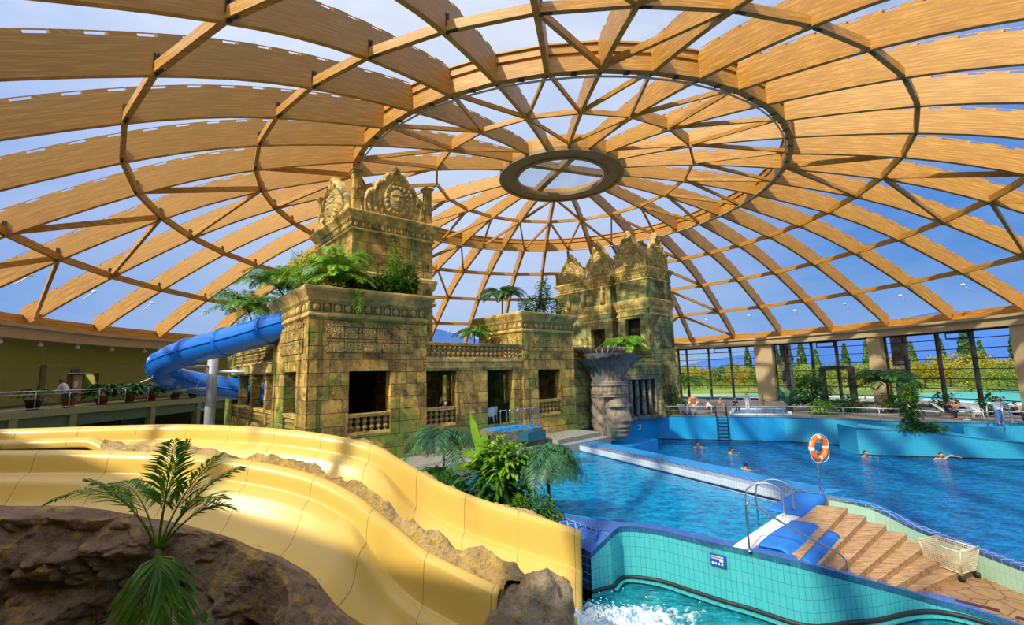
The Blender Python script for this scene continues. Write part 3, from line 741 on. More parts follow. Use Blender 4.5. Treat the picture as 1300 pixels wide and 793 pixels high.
def soft(fn, nu, nv, name, label):
    b = MB(); b.grid(fn, nu, nv)
    o = b.build(name, M['mat']); m_ = o.modifiers.new('thick', 'SOLIDIFY'); m_.thickness = .05; m_.offset = 1
    tag(o, label, 'mat', 'blue foam mats on the stairs'); return o
def drape(P0, Pu, steps):
    # P0 corner, Pu unit along the step, cross direction follows the steps down
    def fn(u, v):
        L = steps[-1][0]; s_ = v*L; z = 0
        for i in range(len(steps)-1):
            if steps[i][0] <= s_ <= steps[i+1][0]:
                t = (s_-steps[i][0])/max(1e-6, steps[i+1][0]-steps[i][0]); z = steps[i][1] + (steps[i+1][1]-steps[i][1])*t; x = steps[i][2] + (steps[i+1][2]-steps[i][2])*t
        return P0, u, x, z
    return fn
SV = Vector((.651,-.759,0)); SU = Vector((.72,.69,0)).normalized()
def matfn(p0, length, prof, wav=.0):
    L = [0]
    for a, c in zip(prof, prof[1:]): L.append(L[-1] + hypot(c[0]-a[0], c[1]-a[1]))
    def fn(u, v):
        s_ = v*L[-1]
        for i in range(len(prof)-1):
            if s_ <= L[i+1]+1e-9:
                t = (s_-L[i])/(L[i+1]-L[i]); x = prof[i][0] + (prof[i+1][0]-prof[i][0])*t; z = prof[i][1] + (prof[i+1][1]-prof[i][1])*t; break
        p = Vector(p0) + SU*(u*length) + SV*x; return (p.x, p.y, z + .03*sin(u*5)*wav*(1-v))
    return fn
soft(matfn((5.55,11.22,.03), 2.5, [(-.02,.06),(.30,.09),(.50,.09),(.60,.04),(.66,-.02),(.98,-.04),(1.05,-.10),(1.08,-.22)], 1), 16, 20, 'foam_mat', 'larger blue foam mat draped over the top steps behind the long handrail')
soft(matfn((7.55,13.45,0), 2.75, [(-.55,.07),(.20,.09),(.30,.05),(.32,-.12)], .4), 14, 14, 'foam_mat', 'blue foam mat at the foot of the lifebuoy post')
fl = MB(); pf = [(8.4,10.9),(9.1,10.95),(9.7,10.5),(10.25,9.0),(10.45,4),(12,4),(11.35,9.5),(11.3,12.4),(11.15,13.0),(10.9,12.9)]
fl.prism(pf, -1.3, -1.05); o = fl.build('floor_flagstone', M['flag']); struct(o, 'flagstone floor at the foot of the stairs')
dr = thing('floor_grate', 'two dark drain grates in the flagstone along the mosaic rim', 'drain grate', (0,0,-1.05))
for (a, c) in (((9.35,10.72),(9.82,10.25)), ((9.9,10.0),(10.2,9.35))):
    b = MB(); b.beam((a[0]+.18,a[1]+.1,.01), (c[0]+.18,c[1]+.1,.01), .10, .03); b.build('grate_strip', plain('dark red grate', (.07,.02,.015)), dr)
# curved dividing wall beside the big pool
dv = thing('tiled_parapet', 'pale tiled parapet between the stairs and the big pool', 'parapet')
b = MB(); wallstrip(b, FW, -1.2, False); b.build('inner_face', m_tile('pale turquoise tile', (.42,.66,.56), (.25,.45,.42), .12, .25, .04, .3), dv)
b = MB(); strip(b, FW, .30, .1, 1); b.build('coping', M['tile_cobalt'], dv)
b = MB(); wallstrip(b, [(p[0]+.28, p[1]+.12, p[2]) for p in FW], -3.2, True); b.build('outer_face', M['tile_blue'], dv)

# --- big sunken pool
bp = thing('wave_pool', 'large sunken blue pool with rippled water behind the raised pool', 'pool')
P1 = Vector((12.64,42.22,0)); P2 = Vector((22.27,38.97,0))
EDGE = [P2, Vector((25.5,36.3,0)), Vector((28.6,33.6,0)), Vector((33.5,31.6,0)), Vector((38,29,0))]
wp = [(3.9,33.6),(P1.x,P1.y),(P2.x,P2.y)] + [(p.x,p.y) for p in EDGE[1:]] + [(39,20),(39,8),(30,0),(14,-3),(11.6,3.5),(11.5,13.0),(10.3,14.9),(9.6,15.35),(3.72,27.59),(4.5,30)]
MB().prism(wp, -3.35, -3.3).build('pool_floor', M['basin_deep'], bp)
MB().prism(wp, WW-.01, WW).build('water', M['water_b'], bp)
b = MB(); wallstrip(b, [tuple(P1), tuple(P2)], -3.3); b.build('back_wall', M['tile_blue'], bp)
b = MB(); wallstrip(b, [tuple(p) for p in EDGE], -3.3); b.build('side_wall', M['tile_teal'], bp)
b = MB(); wallstrip(b, [(P1.x,P1.y,-1.93), (P2.x,P2.y,-1.93), (EDGE[1].x, EDGE[1].y, -1.93)], -2.02); 
for i in range(len(b.v)): b.v[i] = (b.v[i][0]-.02, b.v[i][1]-.03, b.v[i][2])
b.build('waterline_strip', M['dark_line'], bp)
b = MB(); strip(b, [tuple(P1), tuple(P2)] + [tuple(p) for p in EDGE[1:]], .3, .08, 1); b.build('coping', M['tile_blue'], bp)
# ledge and blue wall under the giant head
b = MB(); wallstrip(b, [tuple(tw(17.6,.9,0)), tuple(tw(30.5,1.75,0))], -3.3, False); b.build('temple_side_wall', M['tile_blue'], bp)
c_ = [tw(17.5,1,0), tw(17.5,-3,0), tw(20.0,-3.2,0), tw(21.0,-2.3,0), tw(25.2,-1.6,0), tw(25.2,1.5,0)]
MB().prism([(p.x, p.y) for p in c_], -3, -1.12).build('low_ledge', M['tile_blue'], bp)
# island ramp wall
isl = thing('ramp_island', 'curved teal tiled ramp wall carrying the planting bed in the big pool', 'pool wall')
IF = smooth([(23.6,32.7,-.2),(24.6,32.05,-.22),(27.5,31.1,-.42),(30,30.2,-.75),(32.5,29.4,-1.0),(36,28,-1.25)], 4)
b = MB(); wallstrip(b, IF, -3.3, True); b.build('front_face', M['tile_teal'], isl)
b = MB(); wallstrip(b, [(p[0], p[1]-.02, -1.93) for p in IF], -2.02, True); b.build('waterline_strip', M['dark_line'], isl)
b = MB(); wallstrip(b, [(23.6,32.7,-.2),(24.1,35.3,-.2)], -3.3, False); strip(b, IF, 2.9, .1, 1)
b.build('ramp_top', M['tile_teal'], isl)
MB().box(29.6, 33.6, 30.9, 31.2, -1.2, -.12).build('upper_wall', M['tile_teal'], isl).rotation_euler.z = 0
# decks
dk = MB(); dk.prism([(P1.x+.04,P1.y+.08),(P2.x+.04,P2.y+.08)] + [(p.x+.06,p.y+.08) for p in EDGE[1:]] + [(41,27)] + arc(36.6, -12, 84, 30)[1:] + [(6,60)] , -3, -.001)
struct(dk.build('floor_deck', M['deck']), 'tiled deck along the window wall')
wl = [tw(-30,-2), tw(10.8,-3.55), tw(14.2,-3.5), tw(17.5,-3.2), tw(17.6,1.0), tw(30.4,1.8), tw(30.4,16), Vector((6,66,0)), Vector((-30,60,0))]
struct(MB().prism([(p.x, p.y) for p in wl], -3, -.01).build('floor_temple', M['pavement']), 'paved ground around the temple')
struct(MB().prism([(-40,-8),(-1.5,-8),(-1.5,8),(-2.5,12),(0.85,14.3),(-2.2,18),(-4,24),(-40,24)], -5, -1.7).build('floor_lower', M['soil']), 'dark ground beneath the slides')
MB().prism([(-40,-5),(50,-5),(50,75),(-40,75)], -5.2, -5).build('ground', M['soil'])['kind'] = 'structure'
pl = thing('stone_platform', 'grey stone step platform at the temple corner beside the raised pool', 'platform')
MB().prism([(p.x, p.y) for p in (tw(13.0,-2.9), tw(17.4,-2.5), tw(17.4,-.1), tw(13.0,-.1))], 0, .24).build('platform_slab', M['pavement'], pl)
# --- rails
def rail(name, label, pts, r=.022, parts=()):
    e = thing(name, label, 'handrail'); MB().tube(smooth(pts, 4), r, 8).build('rail', M['steel'], e)
    for p in (pts[0], pts[-1]): MB().lathe([(.05,0),(.05,.02),(.03,.03)], c=p, n=10).build('base_flange', M['steel'], e)
    return e
rail('stair_handrail', 'long slanting steel handrail beside the blue foam mat and steps', [(5.22,11.0,0),(5.22,11.0,.5),(5.22,11.0,.95),(5.26,10.99,1.02),(5.38,10.99,1.0),(6.3,10.95,.42),(7.22,10.92,-.10),(7.32,10.92,-.45)])
def grab(name, label, a, c, h=.82):
    a = Vector(a); c = Vector(c)
    return rail(name, label, [tuple(a), tuple(a.lerp(c,.0)+Vector((0,0,h*.7))), tuple(a.lerp(c,.15)+Vector((0,0,h*.95))), tuple(a.lerp(c,.5)+Vector((0,0,h*1.05))), tuple(a.lerp(c,.85)+Vector((0,0,h*.9))), tuple(a.lerp(c,1)+Vector((0,0,h*.6))), tuple(c + Vector((0,0,-.5)))])
grab('pool_ladder_rail', 'left steel grab rail loop on the raised pool edge', (7.34,13.3,.03), (6.55,13.75,0))
grab('pool_ladder_rail', 'right steel grab rail loop on the raised pool edge', (7.80,13.62,.03), (7.05,14.15,0))
# ladder on the back wall
ld = thing('pool_ladder', 'steel ladder on the light blue back wall of the big pool', 'ladder', (17.75,40.35,0), R(-18.6))
for x in (-.42,.42):
    MB().tube([(x,.5,0),(x,.5,.75),(x,.25,.9),(x,-.1,.8),(x,-.16,.4),(x,-.16,-2.4)], .04, 6).build('rail', M['plate'], ld)
for i in range(8): MB().box(-.42,.42,-.24,-.08,-.3-.3*i,-.25-.3*i).build('rung', M['plate'], ld)
# lifebuoys
def lifebuoy(loc, rot, label, R0=.33, r=.085):
    e = thing('lifebuoy', label, 'lifebuoy', loc, rot, None); b = MB()
    b.tube([(R0*cos(2*pi*k/28), 0, R0*sin(2*pi*k/28)) for k in range(28)], r, 10, closed=True); b.build('ring', M['orange'], e)
    for q in range(4):
        a0 = pi/4 + q*pi/2; a0 = q*pi/2
        MB().tube([((R0)*cos(a0+t), 0, R0*sin(a0+t)) for t in (-.14,-.07,0,.07,.14)], r+.006, 10, caps=True).build('white_band', M['white'], e)
    pts = []
    for k in range(48):
        a = 2*pi*k/48; rr = R0 + r + .015 + .045*abs(sin(2*a)); pts.append((rr*cos(a), -.03, rr*sin(a) - .02*abs(sin(2*a))))
    MB().tube(pts, .011, 5, closed=True).build('grab_line', M['white'], e)
    return e
lb = thing('lifebuoy_post', 'steel post holding the large orange lifebuoy by the blue mat', 'post', (9.83,15.54,0))
MB().tube([(0,0,0),(0,0,1.38)], .025, 8).build('pole', M['steel'], lb); MB().tube([(-.12,-.03,1.3),(.12,-.03,1.3)], .02, 6).build('hook', M['steel'], lb)
MB().lathe([(.07,0),(.07,.02)], n=12).build('base_plate', M['steel'], lb)
lifebuoy((9.83,15.40,1.47), R(22), 'large orange and white lifebuoy hanging on the steel post by the steps')
lb2 = thing('lifebuoy_post', 'white post holding the distant lifebuoy beside the loungers on the far deck', 'post', (15.93,41.9,0))
MB().tube([(0,0,0),(0,0,1.2)], .05, 8).build('pole', M['white'], lb2); MB().box(-.2,.2,-.1,-.05,.4,.7).build('hook_board', M['white'], lb2)
lifebuoy((15.93,41.72,1.18), R(10), 'orange lifebuoy on the far deck left of the seated people', .38, .12)
# --- shopping cart
ct = thing('shopping_cart', 'small cream wire shopping cart on the flagstones against the pale parapet', 'cart', (10.62,12.02,-1.05), 0)
c4 = [Vector(p) for p in ((-.33,.46,0),(-.18,-.46,0),(.48,-.26,0),(.30,.62,0))]   # near-front, near-rear, far-rear, far-front
ax = [Vector((-.36,.44,0)), Vector((-.16,-.45,0)), Vector((.50,-.22,0)), Vector((.26,.66,0))]
zt, zbm = .70, .20
wire = MB(); frame = MB(); cream = plain('cream plastic coated wire', (.72,.66,.48), .4)
cen = sum(ax, Vector())/4
def cp(i, z): 
    p = ax[i] ; k = .86 + .14*(z-zbm)/(zt-zbm); q = cen + (p-cen)*k; return Vector((q.x, q.y, z))
for i in range(4):
    j = (i+1) % 4
    for s_ in range(1, 10):
        z = zbm + (zt-zbm)*s_/10; wire.beam(cp(i,z), cp(j,z), .009, .009)
    n_ = 18 if i in (0, 2) else 12
    for s_ in range(1, n_): wire.beam(cp(i,zbm).lerp(cp(j,zbm), s_/n_), cp(i,zt).lerp(cp(j,zt), s_/n_), .009, .009, up=(1,0,0))
for s_ in range(1, 16): wire.beam(cp(0,zbm).lerp(cp(1,zbm), s_/16), cp(3,zbm).lerp(cp(2,zbm), s_/16), .006, .006)
wire.build('basket', cream, ct)
for i in range(4): frame.tube([cp(i,zt), cp((i+1)%4,zt)], .016, 6); frame.tube([cp(i,zbm), cp(i,zt)], .012, 6); frame.tube([cp(i,zbm), cp((i+1)%4,zbm)], .012, 6)
frame.tube([cp(1,zt)+Vector((0,0,.03)), cp(2,zt)+Vector((0,0,.03))], .02, 8)
frame.build('frame', cream, ct)
for i in range(4):
    q = cp(i, .11); w_ = MB(); d = (ax[1]-ax[0]).normalized(); n_ = Vector((-d.y, d.x, 0))
    w_.tube([Vector((q.x,q.y,.075)) - n_*.025, Vector((q.x,q.y,.075)) + n_*.025], .075, 12)
    wo = w_.build('wheel', M['black'], ct); MB().tube([Vector((q.x,q.y,.075)), Vector((q.x,q.y,zbm))], .012, 6).build('fork', M['pipe'], wo)
# ---------------------------------------------------------------- the temple
def wallbox(b, axis, a0, a1, z0, z1, off, th, holes=()):
    """upright wall along u ('u') or v ('v'); off = position of its outer face, th = thickness inward (signed); holes (a0,a1,z0,z1)"""
    def bx(x0, x1, y0, y1):
        if x1-x0 < 1e-4 or y1-y0 < 1e-4: return
        if axis == 'u': b.box(x0, x1, off, off+th, y0, y1)
        else: b.box(off, off+th, x0, x1, y0, y1)
    cur = a0
    for h in sorted(holes):
        bx(cur, h[0], z0, z1); bx(h[0], h[1], z0, h[2]); bx(h[0], h[1], h[3], z1); cur = h[1]
    bx(cur, a1, z0, z1); return b
def ringbox(b, u0, u1, v0, v1, z0, z1, e):
    b.box(u0-e, u1+e, v0-e, v1+e, z0, z1); return b
def molding(b, u0, u1, v0, v1, prof):
    """square-plan lathe: prof = [(overhang, z)...] swept round the rectangle"""
    vs = []; fs = []; m = len(prof)
    for e, z in prof: vs += [(u0-e, v0-e, z), (u1+e, v0-e, z), (u1+e, v1+e, z), (u0-e, v1+e, z)]
    for i in range(m-1):
        for k in range(4):
            l = (k+1) % 4; fs.append((i*4+k, i*4+l, (i+1)*4+l, (i+1)*4+k))
    fs.append((m*4-4, m*4-3, m*4-2, m*4-1)); fs.append((3,2,1,0)); b.add(vs, fs); return b
def cornice(par, u0, u1, v0, v1, z0, H, over=.38, medal=True, name='cornice'):
    p = [(.0,0),(.05,.02),(.12,.06),(.13,.11),(.08,.15),(.05,.18),(.05,.50),(.10,.53),(.16,.58),(.18,.63),(.24,.70),(.34,.80),(.40,.86),(.42,.93),(.40,.98),(.30,1.0)]
    b = MB(); molding(b, u0, u1, v0, v1, [(e/.42*over, z0+z*H) for e, z in p]); o = b.build(name, M['trimstone'], par)
    if medal:
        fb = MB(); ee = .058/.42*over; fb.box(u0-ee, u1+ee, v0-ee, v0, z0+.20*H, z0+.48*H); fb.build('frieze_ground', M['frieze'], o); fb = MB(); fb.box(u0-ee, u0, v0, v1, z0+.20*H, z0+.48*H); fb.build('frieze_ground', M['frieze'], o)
        b = MB(); e = .06/.42*over; zc = z0 + .34*H; r = .105*H
        def put(x, y, nx, ny):
            b.sphere((x, y, zc), r, 10, 6, (.45 if nx else 1, .45 if ny else 1, 1.15))
            q = r*1.55; b.box(min(x, x+nx*.03) - abs(ny)*.02 + (ny and q), max(x, x+nx*.03) + abs(ny)*.02 + (ny and q), min(y, y+ny*.03) - abs(nx)*.02 + (nx and q), max(y, y+ny*.03) + abs(nx)*.02 + (nx and q), zc-r*1.2, zc+r*1.2)
        n = max(2, int((u1-u0)/(3.1*r)))
        for i in range(n): put(u0 + (u1-u0)*(i+.5)/n, v0-e, 0, -1)
        b.build('medallion_band', M['trimstone'], o); b = MB()
        n = max(2, int((v1-v0)/(3.1*r)))
        for i in range(n): put(u0-e, v0 + (v1-v0)*(i+.5)/n, -1, 0)
        b.build('medallion_band', M['trimstone'], o)
    return o
BALP = [(.085,0),(.085,.06),(.05,.09),(.05,.13),(.095,.20),(.115,.30),(.095,.40),(.05,.46),(.07,.49),(.07,.52),(.05,.55),(.095,.62),(.11,.70),(.08,.80),(.05,.86),(.085,.90),(.085,1.0)]
def balustrade(label, u, v, z, L, H, axis='u', mat='stone', n=None, sp=.33, group='stone balustrades of the temple'):
    e = thing('stone_balustrade', label, 'balustrade', tw(u, v, z), TA + (pi/2 if axis == 'v' else 0), group)
    th = .34
    MB().box(0, L, 0, th, H-.17, H-.05).box(-.02, L+.02, -.04, th+.04, H-.06, H).build('handrail', M['trimstone'], e)
    MB().box(0, L, -.02, th, 0, .13).build('base_rail', M['trimstone'], e)
    n = n or max(2, int(L/sp)); h = H-.30
    p0 = MB().lathe([(r*1.45, zz*h) for r, zz in BALP], n=8).build('baluster', M['baluster'], e)
    for i in range(n):
        o = p0 if i == 0 else p0.copy()
        if i: COL.objects.link(o)
        o.location = (L*(i+.5)/n, th/2, .13)
    return e
def facef(x, y):
    """relief height of a calm carved face, x,y in -1..1"""
    e = 1 - (x/.80)**2 - (y/1.02)**2
    h = .55*sqrt(max(e, 0))
    g = lambda cx, cy, sx, sy: exp(-((x-cx)/sx)**2 - ((y-cy)/sy)**2)
    h += .30*exp(-(x/.115)**2)*max(0, min(1, (.34-y)/.55))*(1 if y > -.20 else exp(-((y+.20)/.05)**2))
    h += .11*(g(-.15,-.17,.09,.07) + g(.15,-.17,.09,.07))
    for s_ in (-1, 1):
        h -= .17*g(s_*.34,.19,.20,.11); h += .12*g(s_*.34,.16,.14,.065); h -= .06*g(s_*.34,.135,.15,.015)
        h += .09*exp(-((y-.36+.16*(abs(x)-.3)**2)/.05)**2)*(1 if .08 < abs(x) < .62 else .3)
        h += .06*g(s_*.42,-.15,.2,.2)
    h += .15*g(0,-.42,.30,.055) + .14*g(0,-.57,.26,.06) - .12*g(0,-.495,.33,.018)
    h += .12*g(0,-.80,.22,.14) - .05*g(0,-.68,.3,.04)
    return h
def crest(name, label, W, H, mat, seed=0, lobes=3):
    """arched carved gable panel with a face in the middle; origin at bottom centre, front towards -y"""
    e = thing(name, label, 'carved panel', (0,0,0), 0, 'carved face gables on the towers')
    def top(x):
        t = abs(x)/(W/2); base = H*(1 - .64*t**1.12)
        base += .07*H*abs(cos(t*pi*lobes*1.12)) - .03*H
        return max(.30*H, base) if t < .999 else .30*H
    nx, nz = 84, 92
    def rel(x, z):
        fx, fz = x/(W*.135), (z-H*.36)/(H*.20)
        d = hypot(x/W*1.7, (z-H*.38)/H)
        an = atan2(z-H*.38, x); h = .06 + .075*sin(d*44) + .045*sin(an*22 + 5*sin(d*18))*(1 if sin(d*44) > 0 else .3) + .03*noise.noise(Vector((x*5, z*5, 1)))
        edge = (top(x)-z)
        if edge < .12*H: h = .10 + .10*sin(min(1, edge/(.12*H))*pi) + .07*abs(sin(x*pi/(W*.055)))
        m = abs(fx) < 1.7 and abs(fz) < 1.35
        if m: 
            k = hypot(fx/1.0, fz/1.12)
            if k < 1.02: h = .16 + .42*facef(fx*.8, fz*.95)
            elif k < 1.5: h = .20 + .09*abs(sin(atan2(fz, fx)*9))
        return h
    b = MB(); vs = []; N = nx+1
    for j in range(nz+1):
        for i in range(nx+1):
            x = -W/2 + W*i/nx; z = top(x)*j/nz; r_ = rel(x, z) if 0 < i < nx and j < nz else 0
            vs.append((x, -r_, z))
    fs = [(j*N+i, j*N+i+1, (j+1)*N+i+1, (j+1)*N+i) for j in range(nz) for i in range(nx)]
    b.add(vs, fs, True)
    o = len(b.v); bk = []
    for i in range(nx+1): x = -W/2 + W*i/nx; bk += [(x, .32, 0), (x, .32, top(x))]
    b.add(bk, [(2*i, 2*i+1, 2*i+3, 2*i+2) for i in range(nx)])
    tp = nz*N
    for i in range(nx): b.f.append((tp+i, tp+i+1, o+2*(i+1)+1, o+2*i+1)); b.sm.append(False)
    b.f.append((0, tp, o+1, o)); b.sm.append(False); b.f.append((nx, o+2*nx, o+2*nx+1, tp+nx)); b.sm.append(False)
    b.build('carved_slab', mat, e)
    return e
def post(b, u, v, z0, z1, w=.42):
    b.box(u-w/2, u+w/2, v-w/2, v+w/2, z0, z1-.25); molding(b, u-w/2, u+w/2, v-w/2, v+w/2, [(0,z1-.28),(.05,z1-.24),(.05,z1-.18),(.12,z1-.08),(.12,z1-.02),(.06,z1)])

def tthing(name, label, u, v, z, cat='building'): return thing(name, label, cat, tw(u, v, z), TA)
# front left pavilion
pa = tthing('temple_pavilion', 'big front temple pavilion with rooftop palms and one dark square window', 0, 0, 0)
b = MB(); wallbox(b, 'u', 0, 6.02, -1.5, 6.95, 0, .55, [(1.88,4.02,1.36,4.40)])
wallbox(b, 'v', 0.55, 6.1, -1.5, 6.95, 0, .55, [(1.85,3.93,1.36,4.45)])
wallbox(b, 'v', 0.55, 6.1, -1.5, 6.95, 6.02, -.5); wallbox(b, 'u', .55, 5.52, -1.5, 6.95, 5.6, .5)
b.box(-.05,.38,-.05,.0,-1.5,6.9); b.box(-.05,.0,-.05,.42,-1.5,6.9); b.box(5.55,6.06,-.05,0,-1.5,6.9); b.box(-.05,0,5.6,6.1,-1.5,6.9)
b.build('wall', M['stone'], pa)
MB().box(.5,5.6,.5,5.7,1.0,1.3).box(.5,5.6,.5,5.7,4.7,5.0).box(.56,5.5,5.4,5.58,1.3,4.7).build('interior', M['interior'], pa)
b = MB()
for i, x in enumerate([.75,1.62,2.5,3.25,4.0,4.5]):
    x1 = [1.58,2.46,3.21,3.96,4.46,5.25][i]
    for z_, z2 in ((5.30,5.92),(5.97,6.70)): b.box(x, x1, -.055, 0, z_, z2)
b.build('carved_block', M['carved'], pa); b = MB()
for y_, y2 in ((.8,1.6),(1.66,2.7),(2.76,3.6),(3.66,4.7)):
    for z_, z2 in ((5.3,5.92),(5.97,6.70)): b.box(-.055, 0, y_, y2, z_, z2)
b.build('carved_block', M['carved'], pa)
cornice(pa, 0, 6.02, 0, 6.1, 6.88, 1.50, .40)
MB().box(0.1,5.9,.1,6,8.30,8.40).build('planter_soil', M['soil'], pa)
balustrade('stone balustrade in the dark window of the big front pavilion', 1.88, .05, 1.36, 2.14, 1.0)
balustrade('stone balustrade in the narrow side window of the big front pavilion', 0.38, 1.85, 1.36, 2.08, 1.0, 'v')
# centre gallery wall
ga_ = tthing('temple_gallery', 'central temple wall with two dark openings and a balustraded roof terrace', 6.02, .12, 0)
b = MB(); wallbox(b, 'u', 0, 7.1, -1.5, 4.96, 0, .5, [(.02,2.07,1.36,4.33),(4.26,6.31,1.1,4.32)])
b.box(2.1,2.16,-.03,0,-1.5,4.9); 
b.build('wall', M['stone'], ga_)
b = MB(); wallbox(b, 'u', 0, 7.1, -1.5, 4.96, 6.5, .4, [(1.0,1.7,2.3,4.2),(2.4,3.0,1.8,4.2),(5.2,5.75,2.2,4.1),(5.9,6.4,2.2,4.1)]); b.build('rear_wall', M['stone'], ga_)
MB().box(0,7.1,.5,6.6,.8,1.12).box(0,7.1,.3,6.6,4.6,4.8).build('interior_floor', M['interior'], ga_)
b = MB(); molding(b, 0.05, 7.05, 0, 6.5, [(0,4.45),(.06,4.5),(.06,4.82),(.14,4.86),(.14,4.97)]); b.build('string_course', M['trimstone'], ga_)
balustrade('long stone balustrade of the roof terrace between the two front pavilions', 6.05, 0.02, 4.97, 7.05, .96)
balustrade('stone balustrade where a bather leans out of the temple window', 6.05, .2, 1.36, 2.02, 1.0)
# second pavilion
pb = tthing('temple_pavilion', 'smaller temple pavilion with planted roof beside the giant stone head', 13.1, 0, 0)
b = MB(); wallbox(b, 'u', 0, 4.7, -1.5, 6.75, 0, .5, [(1.28,3.35,1.36,4.30)]); wallbox(b, 'v', .5, 4.75, -1.5, 6.75, 0, .5, [(1.0,3.0,1.3,4.2)])
wallbox(b, 'v', .5, 4.75, -1.5, 6.75, 4.7, -.5); wallbox(b, 'u', .5, 4.2, -1.5, 6.75, 4.25, .5, [(1.3,1.7,2.0,4.1),(1.85,2.3,2.0,4.1)])
b.box(-.04,.35,-.04,0,-1.5,6.7); b.box(4.35,4.74,-.04,0,-1.5,6.7); b.box(-.04,0,-.04,.3,4.9,6.7)
b.box(-.3,5.0,-.25,0,-1.5,.55)
b.build('wall', M['stone'], pb)
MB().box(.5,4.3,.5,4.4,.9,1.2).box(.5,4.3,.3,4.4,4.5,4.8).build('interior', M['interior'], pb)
b = MB()
for i in range(5): b.box(.45+.82*i, 1.2+.82*i, -.05, 0, 5.55, 6.5)
b.build('carved_block', M['carved'], pb); b = MB()
for i in range(4): b.box(-.05, 0, .5+1.0*i, 1.42+1.0*i, 5.6, 6.5)
b.build('carved_block', M['carved'], pb)
cornice(pb, 0, 4.7, 0, 4.75, 6.72, 1.36, .36)
MB().box(.1,4.6,.1,4.6,7.95,8.06).build('planter_soil', M['soil'], pb)
balustrade('stone balustrade in the window of the smaller pavilion', 14.38, .1, 1.36, 2.05, 1.0)
# side arcade running back on the left
ar = tthing('temple_arcade', 'side arcade of square stone pillars with terrace balustrade, seen past the blue slide', 0, 6.1, 0)
b = MB()
b.box(0,.6,0,14.2,-1.5,1.36); b.box(0,.6,0,14.2,4.40,5.0)
b.build('plinth_and_lintel', M['stone'], ar)
for y in (1.9, 5.6, 9.4):
    MB().box(.05,.55,y-.28,y+.28,1.36,4.40).box(-.02,.62,y-.36,y+.36,4.1,4.40).box(-.04,.5,y-.36,y+.36,.2,1.5).build('pillar', M['carved'], ar)
MB().box(.0,.6,11.6,14.2,1.36,7.4).build('end_pier', M['stone'], ar)
cornice(ar, .0, 2.0, 11.8, 14.2, 6.6, .9, .25, False)
b = MB(); molding(b, 0.02, .6, 0, 11.6, [(0,4.42),(.14,4.5),(.14,4.95),(.2,5.0),(.2,5.06)]); b.build('string_course', M['trimstone'], ar)
MB().box(4.0,4.2,0,14,-1,5).build('rear_wall', M['interior'], ar)
MB().box(.6,4.2,0,14,1.0,1.3).build('interior_floor', M['interior'], ar)
for i, (y0, y1) in enumerate(((6.2,7.7),(8.3,11.4),(12.0,15.2),(15.8,17.6))):
    balustrade('stone balustrade between the arcade pillars, %s' % ('nearest the big pavilion','second from the big pavilion','third from the big pavilion','farthest along')[i], .40, y0, 1.36, y1-y0, 1.0, 'v', group='stone balustrades of the side arcade')
balustrade('stone balustrade on the terrace above the side arcade', .40, 6.2, 5.05, 11.3, .98, 'v', 'c', 30)
# wall with the giant head
hw = tthing('temple_wing', 'long low temple wall behind the giant head with a column-filled window', 17.8, 1.0, 0)
b = MB(); wallbox(b, 'u', 0, 12.8, -.02, 5.0, 0, .5, [(.25,.95,.1,3.9),(7.6,11.6,.35,3.35)]); wallbox(b, 'u', 0, 12.6, -.02, 5, 5.5, .4)
b.box(.95,1.2,-.06,0,0,4.2); b.box(11.9,12.5,-.3,0,0,1.5)
b.build('wall', M['stone2'], hw)
MB().box(.3,12.5,1.6,1.8,0,4.9).build('interior', M['interior'], hw)
b = MB(); molding(b, 0, 12.7, 0, 5.6, [(0,4.5),(.06,4.55),(.06,4.8),(.16,4.88),(.16,5.0)]); b.build('string_course', M['trimstone'], hw)
b = MB(); 
MB().box(7.4,11.8,-.10,.2,3.35,3.6).box(7.4,11.8,-.12,.2,.1,.35).box(7.4,7.6,-.08,.2,.3,3.4).box(11.6,11.8,-.08,.2,.3,3.4).build('window_surround', M['greystone'], hw)
for i in range(4):
    pr = []
    for j in range(31):
        z_ = 3.0*j/30; pr.append((.17 + .035*abs(sin(j*1.05)), z_))
    MB().lathe(pr, c=(8.2+.93*i, .2, .35), n=12).build('spindle_column', M['greystone'], hw)
balustrade('stone balustrade above the wall between small pavilion and giant head', 17.9, 1.02, 5.0, 3.0, .95)
balustrade('stone balustrade above the wall between giant head and carved tower', 24.5, 1.02, 5.0, 5.1, .95)
# left tower
def tower_crown(par, u0, u1, v0, v1, z, posts, zp):
    for (x, y) in posts: b = MB(); post(b, x, y, z, zp); b.build('corner_post', M['stone'], par)
tl = tthing('temple_tower', 'left carved stone tower with face gables rising behind the front pavilion', 3.0, 2.9, 0)
b = MB(); wallbox(b, 'u', 0, 5.2, 4.9, 12.45, 0, .5); wallbox(b, 'v', .5, 6.2, 4.9, 12.45, 0, .5); wallbox(b, 'v', .5, 6.2, 4.9, 12.45, 5.2, -.5); wallbox(b, 'u', .5, 4.7, 4.9, 12.45, 5.7, .5)
b.box(3.7,4.4,-.08,0,8.4,12.3)
b.build('wall', M['stone'], tl)
molding_ = MB(); molding(molding_, 0, 5.2, 0, 6.2, [(0,9.3),(.10,9.4),(.16,9.55),(.16,9.7),(.22,9.75),(.22,9.95),(.08,10.05),(0,10.1)]); molding(molding_, 0, 5.2, 0, 6.2, [(0,8.3),(.10,8.35),(.18,8.5),(.10,8.7),(0,8.75)]); molding_.build('string_course', M['trimstone'], tl)
cornice(tl, 0, 5.2, 0, 6.2, 12.35, 1.20, .42)
tower_crown(tl, 0,0,0,0, 13.5, [(.25,.25),(4.95,.25),(.25,5.95)], 16.1)
def place_crest(label, u, v, z, axis, W, H, mat, seed=0, lobes=3):
    e = crest('face_gable', label, W, H, mat, seed, lobes); e.location = tw(u, v, z); e.rotation_euler.z = TA if axis == 'u' else TA - pi/2; return e
